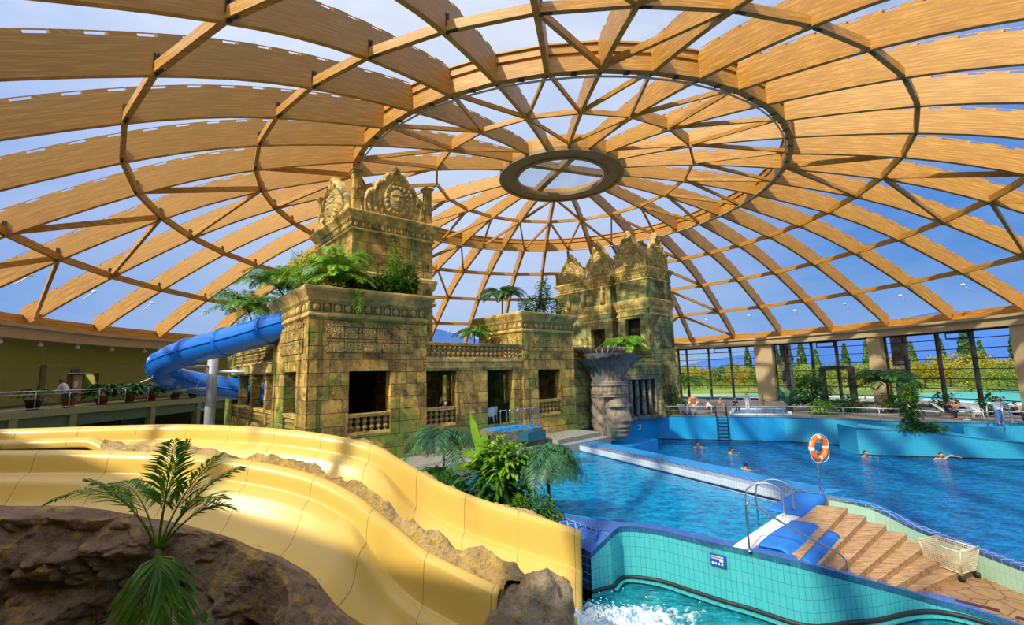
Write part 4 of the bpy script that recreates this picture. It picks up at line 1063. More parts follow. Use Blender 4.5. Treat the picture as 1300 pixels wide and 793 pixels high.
place_crest('large carved face gable on the front of the left tower', 5.65, 2.95, 13.5, 'u', 3.9, 3.25, M['gable'])
place_crest('carved face gable on the side of the left tower, seen edge-on', 3.05, 6.1, 13.5, 'v', 4.9, 3.0, M['gable'])
# right tower: two blocks with a shadow gap
t1 = tthing('temple_tower', 'right carved stone tower block nearest the windows with face gables', 29.6, 1.3, 0)
def hole_box(b, u0, u1, v0, v1, z0, z1): b.box(u0,u1,v0,v1,z0,z1)
b = MB(); wallbox(b, 'u', 0, 3.9, 0, 12.5, 0, .5, [(1.2,2.9,4.6,6.0),(1.2,2.9,6.4,9.0)]); wallbox(b, 'v', .5, 3.4, 0, 12.5, 0, .5, [(.95,2.6,6.0,8.9)])
wallbox(b, 'v', .5, 3.4, 0, 12.5, 3.9, -.5); wallbox(b, 'u', .5, 3.4, 0, 12.5, 2.9, .5)
b.box(-.06,.35,-.06,0,0,12.3); b.box(3.55,3.95,-.06,0,0,12.3); b.box(-.06,0,-.06,.35,5,12.3)
b.build('wall', M['stone2'], t1)
MB().box(.5,3.4,.9,1.0,4,9).box(1.0,1.1,.5,2.9,5.5,9).build('interior', M['interior'], t1)
cornice(t1, 0, 3.9, 0, 3.4, 12.35, 1.2, .34)
b = MB(); molding(b, 0, 3.9, 0, 3.4, [(0,9.6),(.08,9.7),(.10,9.9),(.22,10.1),(.30,10.3),(.32,10.5),(.26,10.6),(0,10.7)]); molding(b, 0, 3.9, 0, 3.4, [(0,9.1),(.08,9.15),(.08,9.3),(0,9.35)]); b.build('string_course', M['trimstone'], t1)
balustrade('small stone balustrade high in the right tower window', 30.8, 1.35, 4.6, 1.7, .95)
t2 = tthing('temple_tower', 'right carved stone tower block beyond the shadow gap, with niche figures', 29.9, 5.65, 0)
b = MB(); wallbox(b, 'v', 0, 7.4, 0, 12.5, 0, .5, [(.9,2.7,5.9,8.3),(5.2,6.6,5.9,8.1)]); wallbox(b, 'u', .5, 3.6, 0, 12.5, 0, .5); wallbox(b, 'u', .5, 3.1, 0, 12.5, 6.9, .5, [(.7,1.6,6.1,8.1),(1.9,2.9,6.1,8.1)])
wallbox(b, 'v', .5, 7, 0, 12.5, 3.6, -.5, [(1.2,2.6,6.2,8.2),(5.3,6.6,6.2,8)])
b.box(-.10,0,3.2,4.6,4.9,9.2); b.box(-.08,0,6.8,7.4,4.9,9.2)
b.build('wall', M['stone2'], t2)
cornice(t2, 0, 3.6, 0, 7.0, 12.35, 1.15, .34)
b = MB(); molding(b, 0, 3.6, 0, 7.4, [(0,9.6),(.08,9.7),(.10,9.9),(.22,10.1),(.30,10.3),(.32,10.5),(.26,10.6),(0,10.7)]); molding(b, 0, 3.6, 0, 7.4, [(0,8.9),(.08,8.95),(.08,9.15),(0,9.2)]); b.build('string_course', M['trimstone'], t2)
for i, y in enumerate((.9, 3.4, 5.4)):
    fg = MB(); fg.lathe([(.12,0),(.26,.05),(.24,.5),(.19,.85),(.26,1.15),(.22,1.35),(.10,1.42),(.15,1.52),(.17,1.66),(.12,1.80),(.03,1.88)], n=10, c=(-.16,y,10.7)); fg.build('niche_figure', M['gable'], t2)
    nb = MB(); nb.box(-.05,0,y-.55,y-.42,10.7,12.3).box(-.05,0,y+.42,y+.55,10.7,12.3); nb.build('niche_frame', M['trimstone'], t2)
place_crest('slim face gable on the front corner of the right tower', 31.6, 1.35, 13.5, 'u', 2.9, 3.5, M['gable'])
place_crest('tall face gable on the near block of the right tower', 29.65, 3.1, 13.5, 'v', 3.3, 3.7, M['gable'])
place_crest('middle face gable left of the shadow gap on the right tower', 29.95, 6.9, 13.45, 'v', 3.3, 3.7, M['gable'])
place_crest('leftmost golden face gable on the right tower', 29.95, 10.7, 13.45, 'v', 3.6, 3.2, M['gable'])
for tt_, ps in ((t1, [(3.7,.2),(.15,3.2)]), (t2, [(.2,.25),(.2,3.6),(.2,7.2)])):
    for (x, y) in ps: b = MB(); post(b, x, y, 13.45, 15.2 if tt_ is t1 else 15.0, .32); b.build('corner_post', M['stone'], tt_)
# ---------------------------------------------------------------- giant head fountain
gh = thing('giant_stone_head', 'giant grey carved stone head with flared feathered headdress at the pool edge', 'sculpture', tw(21.2, -.35, -.85), TA); gh.scale = (1.05,1.05,1.05)
def headf(u, v):
    a = -pi*1.02 + 2.04*pi*u - pi/2 + pi; # full turn, seam at the back
    a = 2*pi*u + pi/2                      # a = -pi/2 (3pi/2) is the front
    z = v*6.05
    da = ((a + pi/2 + pi) % (2*pi)) - pi    # 0 at the front
    x, y = cos(a), sin(a)
    if z < 4.0:
        rx = 1.12 + .10*sin(min(1, z/3.6)*pi); ry = 1.05 + .05*sin(min(1, z/3.6)*pi)
        fz = (z-1.72)/1.75; fx = da/1.25
        e = 0
        if abs(fx) < 1 and abs(fz) < 1.1: e = 1.05*facef(fx*.90, fz)*min(1, (1-abs(fx))*5) - .22
        else: e = -.10
        if z < .35: e -= (.35-z)*.7
        if abs(da) > 1.25: e += .24 + .10*sin(z*7 + da*6)*abs(cos(da*7)) + (.10 if abs(da) < 1.65 else 0)
        if 2.95 < z < 4.0: e = .14 + .05*abs(sin(z*6)) + .03*sin(da*22)*(1 if 3.2 < z < 3.7 else 0)
        if 3.70 < z < 3.82 or 3.12 < z < 3.2 or 2.95 < z < 3.02: e += .07
        return (x*(rx+e), y*(ry+e), z)
    t = (z-4.0)/2.05; fl = t**2.1; r = 1.22 + 1.25*fl; r += (.05 + .10*t)*abs(sin(da*13)) 
    zz = 4.0 + 1.85*t - .35*fl*abs(sin(da*1.2+.3)) + .08*abs(cos(da*13))*t
    return (x*r*1.02, y*r*.86, zz)
b = MB(); b.grid(headf, 200, 150, True); b.build('face_and_headdress', M['greystone'], gh)
b = MB()
for k in range(26):
    a = 2*pi*k/26; pts = []
    for j in range(9):
        t = j/8; r = 1.0 + 1.0*t**1.8; pts.append((cos(a)*r, sin(a)*r*.8 + .55, 4.2 + 2.35*t - .2*t*t))
    b.tube(pts, [.10+.06*j/8 for j in range(9)], 6)
b.build('feather_crown', plain('brownish carved feathers', (.20,.15,.10), .85, 0, .3), gh)
MB().lathe([(1.0,4.1),(1.35,5.2),(1.9,5.95),(1.6,5.95),(.3,5.8)], c=(0,.2,0), n=24).build('inner_bowl', M['greystone'], gh)
for s_ in (-1, 1):
    b = MB(); pts = [(s_*1.16, .05, .05+3.6*j/12) for j in range(13)]; b.tube(pts, [.17+.04*sin(j*2.1) for j in range(13)], 8); b.build('ear_pendant', M['greystone'], gh)
# ---------------------------------------------------------------- little blue basin by the temple
bs = thing('blue_basin', 'small raised stone basin with blue lining below the temple terrace', 'basin', tw(9.6, -1.0, 0), TA)
MB().box(0,2.9,-1.2,1.0,-1.4,.95).build('stone_casing', m_stone('dark basin stone', (.16,.14,.10), (.10,.12,.09), (.04,.04,.035), 0, blocks=False), bs)
MB().box(.12,2.78,-1.1,.9,.95,1.0).build('blue_surface', M['basin_lit'], bs)
b = MB(); b.prism([(1.1,-1.2),(2.95,-1.2),(2.8,-1.55),(1.4,-1.55)], .35, .85); b.build('spill_lip', plain('dark teal lip', (.01,.12,.16), .4), bs)
rl = thing('basin_railing', 'thin steel railing around the small blue basin', 'railing', tw(9.5, -1.0, 1.0), TA)
for x in (.1,.75,1.3,1.9,2.5):
    MB().tube(smooth([(x,-.9,0),(x,-.9,1.0),(x+.1,-.9,1.08),(x+.38,-.9,1.08),(x+.45,-.9,1.0),(x+.45,-.9,0)],3), .03, 6).build('rail_loop', M['steel'], rl)
# ---------------------------------------------------------------- blue tube slide
def tubeslide():
    e = thing('tube_slide', 'big glossy blue tube slide curling out of the front pavilion', 'water slide')
    P = [(-10.4,24.8,7.35),(-12.2,25.0,7.1),(-15.1,25.8,6.5),(-18.6,26.9,5.9),(-21.2,28.2,5.35),(-22.9,30.2,4.75),(-22.9,32.6,4.1),(-19.6,34.3,3.3),(-17.4,34.2,2.75),(-15.2,33.2,2.2),(-13.2,33.4,1.5)]
    pts = smooth(P, 8)
    cum = [0]
    for a, c in zip(pts, pts[1:]): cum.append(cum[-1] + (Vector(c)-Vector(a)).length)
    seg = 3.0; n = int(cum[-1]/seg)+1
    for k in range(n):
        ps = [p for p, c in zip(pts, cum) if k*seg-.35 <= c <= (k+1)*seg+.35]
        if len(ps) < 2: continue
        sg = MB().tube(ps, .78, 24, caps=False).build('tube_section', M['blue_tube'], e)
        q = ps[-1]; q2 = ps[-2]; d = (Vector(q)-Vector(q2)).normalized()
        MB().tube([Vector(q)-d*.09, Vector(q)+d*.09], .85, 24).build('flange', M['blue_tube'], sg)
        hs = [Vector(p) + Vector((0,0,.0)) for p in ps]
        b = MB(); 
        for s_ in (-1, 1):
            vv = []
            for i, p in enumerate(hs):
                dd = (hs[min(i+1, len(hs)-1)] - hs[max(i-1, 0)]).normalized(); sd = dd.cross(Vector((0,0,1))).normalized()
                vv.append(p + sd*s_*.80)
            b.tube(vv, .04, 5)
        b.build('side_seam', M['blue_tube'], sg)
    return e
tubeslide()
sp = thing('slide_mast', 'grey steel mast with cables and arms carrying the blue tube slide', 'mast', (-19.5, 30.0, -1))
MB().tube([(0,0,0),(0,0,6.8)], .30, 14).lathe([(.31,0),(.31,.06),(.1,.1)], c=(0,0,6.76), n=14).build('mast', M['pipe'], sp)
MB().tube([(0,-.1,6.0),(-1.0,-1.4,6.05)], .09, 8).tube([(.1,0,5.7),(4.4,2.4,5.5)], .09, 8).build('upper_arm', M['pipe'], sp)
MB().tube([(0,0,4.6),(-2.6,1.6,4.55)], .10, 8).tube([(-2.6,1.6,4.55),(-3.8,1.5,4.5)], .08, 8).build('middle_arm', M['pipe'], sp)
MB().tube([(0,0,3.2),(-2.2,2.0,3.25)], .08, 8).build('lower_arm', M['pipe'], sp)
MB().tube([(0,0,7.0),(-3.4,-1.5,5.1)], .03, 6).tube([(0,0,6.6),(-2.4,2,4.6)], .03, 6).tube([(4.5,3,9.6),(-1.6,-1.0,6.3)], .03, 6).tube([(0,0,5.6),(-1.4,1.8,4.0)], .03, 6).build('cable', M['white'], sp)
rb_ = thing('blue_splash_chute', 'open blue and white chute end beneath the tube slide', 'chute', (-17.6, 30.5, -1.2), R(20))
def chf(u, v): a = pi*(.0+u); return (.75*cos(a)*(1), 3.6*v-1, 1.35 - .75*sin(a) + .9*(1-v)**2 - .2)
b = MB(); b.grid(chf, 12, 12); o = b.build('chute_shell', M['blue_tube'], rb_); mo = o.modifiers.new('thick', 'SOLIDIFY'); mo.thickness = .06
b = MB(); b.grid(lambda u, v: (.5*cos(pi*(.15+.7*u)), 3.6*v-1, 1.45 - .62*sin(pi*(.15+.7*u)) + .9*(1-v)**2 - .2), 8, 12); b.build('running_water', M['white'], rb_)
# ---------------------------------------------------------------- golden slides and cast rock
S1 = smooth([(-16,13.0,2.85),(-14.1,13.1,2.83),(-11.9,13.6,2.8),(-10.0,13.9,2.77),(-7.7,13.5,2.7),(-5.6,13.15,2.52),(-3.95,12.85,2.22),(-2.95,12.78,1.70),(-2.0,12.72,1.18),(-.75,12.5,.74),(.68,12.22,.37),(1.57,12.05,.1)], 8)
S2 = smooth([(-12.15,9.94,2.7),(-10.74,9.9,2.68),(-9.27,10.02,2.63),(-7.63,10.12,2.53),(-6.04,10.22,2.35),(-4.43,10.12,2.03),(-3.4,9.95,1.62),(-2.82,9.83,1.25),(-2.35,9.72,.93),(-1.88,9.58,.63),(-1.18,9.4,.35),(-.36,9.12,.08)], 8)
PROF = [(-.12,-.16),(-.10,-.02),(-.03,.03),(.05,.0),(.10,-.10),(.15,-.33),(.21,-.40),(.31,-.44),(.40,-.52),(.50,-.70),(.66,-.92),(.92,-1.10),(1.4,-1.17),(1.9,-1.12),(2.2,-.95),(2.36,-.70),(2.44,-.46),(2.52,-.42),(2.62,-.46),(2.64,-.60)]
def frames(P):
    out = []; c = 0; n = len(P)
    for i in range(n):
        a, b_ = Vector(P[max(i-1,0)]), Vector(P[min(i+1,n-1)]); d = b_-a; d.z = 0; d.normalize()
        if i: c += (Vector(P[i]) - Vector(P[i-1])).length
        out.append((Vector(P[i]), Vector((d.y, -d.x, 0)), d, c))
    # soften the normals so the trough does not pinch in the bends
    ns = [o[1] for o in out]
    for _ in range(14): ns = [((ns[max(i-1,0)] + ns[i] + ns[min(i+1,n-1)])/3).normalized() for i in range(n)]
    return [(o[0], ns[i], o[2], o[3]) for i, o in enumerate(out)]
F1, F2 = frames(S1), frames(S2)
def rise1(x): return .42*max(0, min(1, (-8.6 - x)/1.6))
def morph(x, s_, x0, x1):
    t = max(0, min(1, (x-x0)/(x1-x0))); t = t*t*(3-2*t); w_ = max(0, min(1, (s_-.09)/.05)); near = max(0, min(1, (s_-2.0)/.4))
    return -t*w_*(.44 - .10*min(1, max(0, (s_-.5)/.6)) - .0*near), t
def chute(name, label, F, rise=None, cover=None, fold=(0,1)):
    e = thing(name, label, 'water slide', group='golden water slides'); b = MB(); m = len(PROF)
    fine = []                                   # resampled smooth profile
    pf = smooth([(s_, h, 0) for s_, h in PROF], 3)
    m = len(pf)
    for i, (p, nn, d, c) in enumerate(F):
        for j, (s_, h, _) in enumerate(pf):
            k = max(0, (s_-1.9)/.6); k = min(1, k)
            hh = h + (rise(p.x)*k if rise else 0)
            dz, tt = morph(p.x, s_, *fold); bul = .10*sin(pi*tt)*max(0, 1-abs(s_-.35)/.35)
            q = p + nn*(s_ + bul) + Vector((0,0,hh+dz)); b.uv[len(b.v)] = (c, s_); b.v.append(tuple(q))
    for i in range(len(F)-1):
        for j in range(m-1): b.f.append((i*m+j, i*m+j+1, (i+1)*m+j+1, (i+1)*m+j)); b.sm.append(True)
    o = b.build('slide_trough', M['slide'], e); mo = o.modifiers.new('thick', 'SOLIDIFY'); mo.thickness = .05; mo.offset = 1
    return e
c1 = chute('water_slide', 'rear golden fibreglass slide ending beside the turquoise landing wall', F1, rise1, fold=(-3.7,-2.5))
c2 = chute('water_slide', 'front golden fibreglass slide with water running down its floor', F2, fold=(-3.35,-2.35))
def flow(F, e, fo_, z_, t0):
    b = MB(); st_ = int(len(F)*t0)
    def fn(u, v):
        i = st_ + u*(len(F)-1-st_); i0 = int(i); i1 = min(i0+1, len(F)-1); t = i-i0
        p = F[i0][0].lerp(F[i1][0], t); q0 = p; nn = F[i0][1].lerp(F[i1][1], t); s_ = .62 + v*1.55
        h = -1.13 + z_ + .10*max(0, abs(v-.5)*2-.7)/.3 + .012*sin(u*90+v*40) + .012*sin(u*37-v*61)
        q = p + nn*s_; return (q.x, q.y, q.z + h + morph(q0.x, s_, *fo_)[0])
    b.grid(fn, 150, 24); b.build('running_water', M['flow'], e)
def m_flow():
    t = NT('thin running water'); n = t.noise(t.tex(), 11, 4, .7); n2 = t.noise(t.tex(), 3, 3)
    nm = t.bump(n, .9, .03)
    g = t.n('ShaderNodeBsdfGlossy'); g.inputs['Roughness'].default_value = .12; t.l(nm, g.inputs['Normal'])
    d = t.n('ShaderNodeBsdfDiffuse'); d.inputs[0].default_value = (.80,.66,.30,1); t.l(nm, d.inputs['Normal'])
    tr = t.n('ShaderNodeBsdfTransparent')
    m0 = t.n('ShaderNodeMixShader'); t.l(t.ramp(n, [(.45, (.1,.1,.1)), (.65, (.75,.75,.75))]), m0.inputs[0]); t.l(tr.outputs[0], m0.inputs[1]); t.l(d.outputs[0], m0.inputs[2])
    mx = t.n('ShaderNodeMixShader'); mx.inputs[0].default_value = .14; t.l(m0.outputs[0], mx.inputs[1]); t.l(g.outputs[0], mx.inputs[2]); return t.done(mx)
M['flow'] = m_flow()
flow(F2, c2, (-3.35,-2.35), .03, .42); flow(F1, c1, (-3.7,-2.5), .03, .72)
def nz(x, y, z, s_=1.0, o=6):
    v = 0; a = .5; f = s_
    for _ in range(o): v += a*noise.noise(Vector((x*f+3.1, y*f-1.7, z*f+9.2))); a *= .52; f *= 2.05
    return v
def ridged(x, y, z, s_=1.0, o=5):
    v = 0; a = .55; f = s_
    for _ in range(o): v += a*(1-abs(noise.noise(Vector((x*f, y*f, z*f))))*2); a *= .5; f *= 2.1
    return v
def at(F, t):
    i = max(0, min(len(F)-1.001, t*(len(F)-1))); i0 = int(i); k = i-i0
    return F[i0][0].lerp(F[i0+1][0], k), F[i0][1].lerp(F[i0+1][1], k)
# ridge of rock between the two slides
rg = MB()
def ridge(u, v):
    t1 = .30 + .70*u; t2 = .20 + .82*u
    p1, n1 = at(F1, min(t1,.995)); p2, n2 = at(F2, min(t2, .999))
    a = p1 + n1*2.70 + Vector((0,0,-.22 - .22*u + rise1(p1.x)*.6)); c = p2 + n2*-.12 + Vector((0,0,-.10))
    if t2 > 1: pass
    q = a.lerp(c, v); w_ = sin(pi*min(1, max(0, v)))
    lift = (.16 + .30*ridged(q.x, q.y, 0, .9)) * w_**.5
    lift *= .65 + .55*min(1, u*1.5) + .35*max(0, u-.6)
    q = q + Vector((0, 0, lift + .10*nz(q.x, q.y, q.z, 2.5)*w_ - (0.0)))
    if v < .001: q.z -= .9
    if v > .999: q.z -= .3
    return (q.x + .06*nz(q.y, q.z, q.x, 3)*w_, q.y + .06*nz(q.z, q.x, q.y, 3)*w_, q.z)
rg.grid(ridge, 260, 26)
rk = thing('rock_ridge', 'jagged tan rock ridge separating the two golden slides', 'rock')
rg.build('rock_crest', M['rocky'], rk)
def boulder(b, c, r, sc_, seed, n=40, m=26, amp=.28):
    vs = []; fs = []
    for i in range(m+1):
        a = pi*i/m
        for k in range(n):
            t = 2*pi*k/n; d = Vector((sin(a)*cos(t), sin(a)*sin(t), cos(a)))
            q = 1 + amp*nz(d.x*1.2+seed, d.y*1.2, d.z*1.2, 1.2) + amp*.45*(ridged(d.x+seed, d.y, d.z, 1.5)-.6)
            vs.append((c[0]+d.x*r*q*sc_[0], c[1]+d.y*r*q*sc_[1], c[2]+d.z*r*q*sc_[2]))
    for i in range(m):
        for k in range(n):
            l = (k+1) % n; fs.append((i*n+k, (i+1)*n+k, (i+1)*n+l, i*n+l))
    b.add(vs, fs, True); return b
e1, n1_ = at(F1, .97); e2, n2_ = at(F2, .985)
mid = (e1 + n1_*2.7 + e2)/2
bo = MB(); boulder(bo, (mid.x+.05, mid.y-.08, -.75), .86, (.95,.75,1.30), 4.2, 90, 60, .34); bo.build('end_boulder', m_rock('grey brown boulder', (.30,.23,.15), (.42,.33,.22), (.12,.08,.05), (.50,.33,.08)), rk)
# low rock lip along the outer side of the rear slide
lipb = MB()
def lip(u, v):
    t = .50 + .495*u; p, nn = at(F1, t); w_ = sin(pi*v); r_ = ridged(p.x*1.3, p.y, v*.3, 1.6)
    q = p - nn*(.02 + .50*v); q.z += -.06 + (.10 + .16*r_)*w_*(.35+.65*abs(sin(u*9+1))) - v*.15
    if v > .999: q.z -= 2.2
    if v < .001: q.z -= .5
    return (q.x, q.y, q.z)
lipb.grid(lip, 200, 12); o = lipb.build('rock_edging', M['rocky']); tag(o, 'thin broken rock edging along the far rim of the rear slide', 'rock')
# big foreground rock wall under the front slide
fr = MB()
def wallrock(u, v):
    t = .20 + .80*u; p, nn = at(F2, t); a = p + nn*2.62 + Vector((0,0,-.47))
    if u > .90: a += Vector((.55,-.37,-.25))*((u-.90)/.10)*3.0
    wide = .30 + .25*sin(u*9+1)
    # across the top, then over the edge and down
    lift_ = .06 + .26*max(0, min(1, (u-.30)/.25)); ins = -.20 - .22*max(0, min(1, (u-.30)/.25))
    prof = [(ins,-.35),(ins+.05,.02+lift_),(ins+.30,.10+lift_),(wide,.10+lift_*.8),(wide+.16,-.22),(wide+.26,-.7),(wide+.42,-1.3),(wide+.60,-2.0),(wide+.7,-2.9),(wide+.8,-4.2)]
    s_ = v*(len(prof)-1); i = min(int(s_), len(prof)-2); k = s_-i; o_ = prof[i][0] + (prof[i+1][0]-prof[i][0])*k; h = prof[i][1] + (prof[i+1][1]-prof[i][1])*k
    q = a + nn*o_ + Vector((0,0,h)); w_ = min(1, v*6)
    big = nz(q.x*.8, q.y*.8, q.z*1.3, .75, 3); rd = ridged(q.x, q.y, q.z*1.5, .75, 5)
    kk = min(1, max(.06, (v-.18)*3.0)); vd = noise.voronoi(Vector((q.x*1.15 + .5*big, q.y*1.15, q.z*1.5 + .4*big)))[0]; crk = min(1, (vd[1]-vd[0])*3.2)
    vd2 = noise.voronoi(Vector((q.x*3.3, q.y*3.3, q.z*4.1 + big)))[0]; crk2 = min(1, (vd2[1]-vd2[0])*2.6)
    dsp = (.9*big + .42*(rd-.65) + .30*(crk**.6 - .6) + .10*(crk2**.7 - .6) + .05*nz(q.x, q.y, q.z, 9, 3))*w_*kk
    if v < .5: dsp = max(dsp, -.05)
    # a deep cleft and boulder-like bulges
    cl = sin(u*21 + 2.5*big); dsp += .16*cl*min(1, max(0, v-.22)*3)
    q += nn*dsp + Vector((0,0,(.10*rd + .10*big)*w_*(1-min(1, v*2))))
    return (q.x, q.y, q.z)
fr.grid(wallrock, 460, 230)
fw = thing('rock_cliff', 'large rugged brown rock cliff below the front slide, with golden patches coloured in as sunlight', 'rock')
fr.build('rock_face', m_rock('brown and golden rock face', (.24,.14,.07), (.38,.25,.14), (.07,.04,.022), (.60,.38,.06)), fw)  # yellow noise patches paint sunlit gold into the rock colour
# support frame of the slide at far left
sf = thing('slide_support', 'brown ribbed support panel under the front slide at the picture edge', 'support')
b = MB(); wallstrip(b, [tuple(at(F2, t)[0] + at(F2, t)[1]*2.6 + Vector((0,0,-.55))) for t in (0,.05,.1,.15,.2)], -.3, True); b.build('side_panel', plain('brown fibreglass shell', (.20,.13,.06)), sf)
for t in (.03,.08,.13,.17):
    p, nn = at(F2, t); q = p + nn*2.66; MB().beam((q.x,q.y,q.z-.55), (q.x-.12,q.y,q.z-1.6), .08, .10).build('rib', M['trunk'], sf)
# splash where the slides meet the water
fo = MB(); random.seed(3)
def foamf(u, v):
    x = .3 + 4.6*u; y = 8.6 + 3.2*v; cx, cy = 1.7, 10.6
    d = hypot((x-cx)/1.9, (y-cy)/1.25); f = exp(-d*d); tl_ = exp(-((x-3.0)/1.3)**2 - ((y-11.2-.10*(x-3))/.38)**2)
    h = (.24*f + .08*tl_)*(.35 + 1.1*abs(nz(x, y, 0, 3.2))*2)
    return (x, y, LW - .05 + h + .05*nz(x, y, 1, 7)*(f+tl_))
fo.grid(foamf, 150, 110)
for _ in range(420):
    a = random.uniform(0, 2*pi); r_ = abs(random.gauss(0, .8)); x, y = 1.8 + cos(a)*r_*1.3, 10.7 + sin(a)*r_*.8; z_ = LW + .1 + abs(random.gauss(0, .22))*exp(-r_)
    fo.sphere((x, y, z_), random.uniform(.008, .025), 5, 3)
def m_foam():
    t = NT('white foam'); v = t.tex(); n = t.noise(v, 7, 5, .7); g = t.n('ShaderNodeNewGeometry'); sp_ = t.n('ShaderNodeSeparateXYZ'); t.l(g.outputs['Position'], sp_.inputs[0])
    hgt = t.math('MULTIPLY', t.math('SUBTRACT', sp_.outputs[2], LW - .02), 7.0)
    fac = t.ramp(t.math('ADD', t.math('MULTIPLY', n, .9), hgt), [(.60, (0,0,0)), (.95, (.9,.9,.9))])
    d = t.n('ShaderNodeBsdfDiffuse'); d.inputs[0].default_value = (.66,.84,.97,1); tr = t.n('ShaderNodeBsdfTransparent'); t.l(t.bump(n, .8, .05), d.inputs['Normal'])
    mx = t.n('ShaderNodeMixShader'); t.l(fac, mx.inputs[0]); t.l(tr.outputs[0], mx.inputs[1]); t.l(d.outputs[0], mx.inputs[2]); return t.done(mx)
o = fo.build('splash_foam', m_foam()); tag(o, 'white churning foam where the slides run into the landing pool', 'foam', kind='stuff')
# ---------------------------------------------------------------- plants
def bez(a, b_, c, n):
    return [tuple(Vector(a)*(1-t)**2 + Vector(b_)*2*t*(1-t) + Vector(c)*t*t) for t in [i/n for i in range(n+1)]]
def frond(b, pts, ll, n=26, w=.028, sag=.35, lean=.55, r=.012, t0=.12):
    P = [Vector(p) for p in pts]; m = len(P)-1
    b.tube(P, [r*(1-.7*i/m) for i in range(m+1)], 4, caps=False)
    for i in range(n):
        t = t0 + (1-t0)*i/(n-1); k = min(int(t*m), m-1); f = t*m-k; p = P[k].lerp(P[k+1], f); d = (P[k+1]-P[k]).normalized()
        sd = d.cross(Vector((0,0,1))); 
        if sd.length < .15: sd = d.cross(Vector((1,0,0)))
        sd.normalize(); up = sd.cross(d).normalized()
        L = ll*(sin(pi*min(1, .18+.80*t))**.6)*random.uniform(.85,1.1)
        for s_ in (-1, 1):
            dr = (sd*s_ + d*lean*random.uniform(.8,1.3) + up*random.uniform(-.05,.35)).normalized()
            q = p + dr*L*.5 - Vector((0,0,L*sag*.15)); e = p + dr*L - Vector((0,0,L*sag)); ww = d.cross(dr).cross(dr).normalized()*w*.5
            o = len(b.v); b.v += [tuple(p), tuple(q+ww), tuple(e), tuple(q-ww)]; b.f.append((o,o+1,o+2,o+3)); b.sm.append(False)
def leaf(b, p, d, L, W, bend=.2, up=None):
    d = Vector(d).normalized(); s_ = d.cross(up or Vector((0,0,1)))
    if s_.length < .1: s_ = d.cross(Vector((1,0,0)))
    s_.normalize(); p = Vector(p); dn = Vector((0,0,-1)); o = len(b.v); rows = 5
    for i in range(rows):
        t = i/(rows-1); w_ = W*.5*sin(pi*(.06+.94*t))**.8 if i < rows-1 else .001
        c = p + d*L*t + dn*bend*L*t*t; b.v += [tuple(c - s_*w_ + Vector((0,0,w_*.35))), tuple(c), tuple(c + s_*w_ + Vector((0,0,w_*.35)))]
    for i in range(rows-1):
        for j in range(2): b.f.append((o+i*3+j, o+i*3+j+1, o+i*3+j+4, o+i*3+j+3)); b.sm.append(True)
def palm(label, loc, H, nf, L, ll, mat='palm', lean=(0,0), rise=.55, tr=.05, n=24, w=.03, name='palm', group=None, nt=1, arc0=0, arc1=2*pi, droop=1.0):
    e = thing(name, label, 'plant', loc, 0, group); top = Vector((lean[0], lean[1], H))
    if H > .05: MB().tube(bez((0,0,0),(lean[0]*.3,lean[1]*.3,H*.6),tuple(top),8), [tr*(1.25-.5*i/8) for i in range(9)], 8).build('trunk', M['trunk'], e)
    b = MB()
    for i in range(nf):
        a = arc0 + (arc1-arc0)*(i+random.uniform(-.3,.3))/nf; el = random.uniform(.25, 1.25); LL = L*random.uniform(.75,1.1)
        h = Vector((cos(a), sin(a), 0)); mid = top + h*LL*.45*cos(el*.8) + Vector((0,0,LL*rise*sin(el)+.1*LL)); end = top + h*LL*(.95-.25*sin(el)) + Vector((0,0,LL*(rise*sin(el)*1.1 - .38*droop)))
        frond(b, bez(tuple(top), tuple(mid), tuple(end), 8), ll, n, w)
    b.build('fronds', M[mat], e); return e
def bush(label, loc, rad, n, ls, mat='bush', name='leafy_shrub', shape='leaf', group=None, stems=6, wid=.42):
    e = thing(name, label, 'plant', loc, 0, group); b = MB(); s_ = MB()
    for i in range(stems):
        a = random.uniform(0, 2*pi); s_.tube([(0,0,0), (cos(a)*rad[0]*.4, sin(a)*rad[1]*.4, rad[2]*.9), (cos(a)*rad[0]*.6, sin(a)*rad[1]*.6, rad[2]*1.5)], [.02*max(1,rad[2]),.014,.006], 5)
    for i in range(n):
        while True:
            x, y, z_ = random.uniform(-1,1), random.uniform(-1,1), random.uniform(-1,1)
            r2 = x*x+y*y+z_*z_
            if .18 < r2 < 1: break
        lump = .80 + .28*sin(x*5+loc[0])*cos(y*4+z_*4)
        p = (x*rad[0]*lump, y*rad[1]*lump, rad[2]*(1 + z_*lump)*.95); d = Vector((x+random.uniform(-.6,.6), y+random.uniform(-.6,.6), z_*.5+random.uniform(-.35,.5)))
        leaf(b, p, d, ls*random.uniform(.6,1.25), ls*wid, random.uniform(.1,.5))
    s_.build('stems', M['stem'], e); b.build('foliage', M[mat], e); return e
random.seed(11)
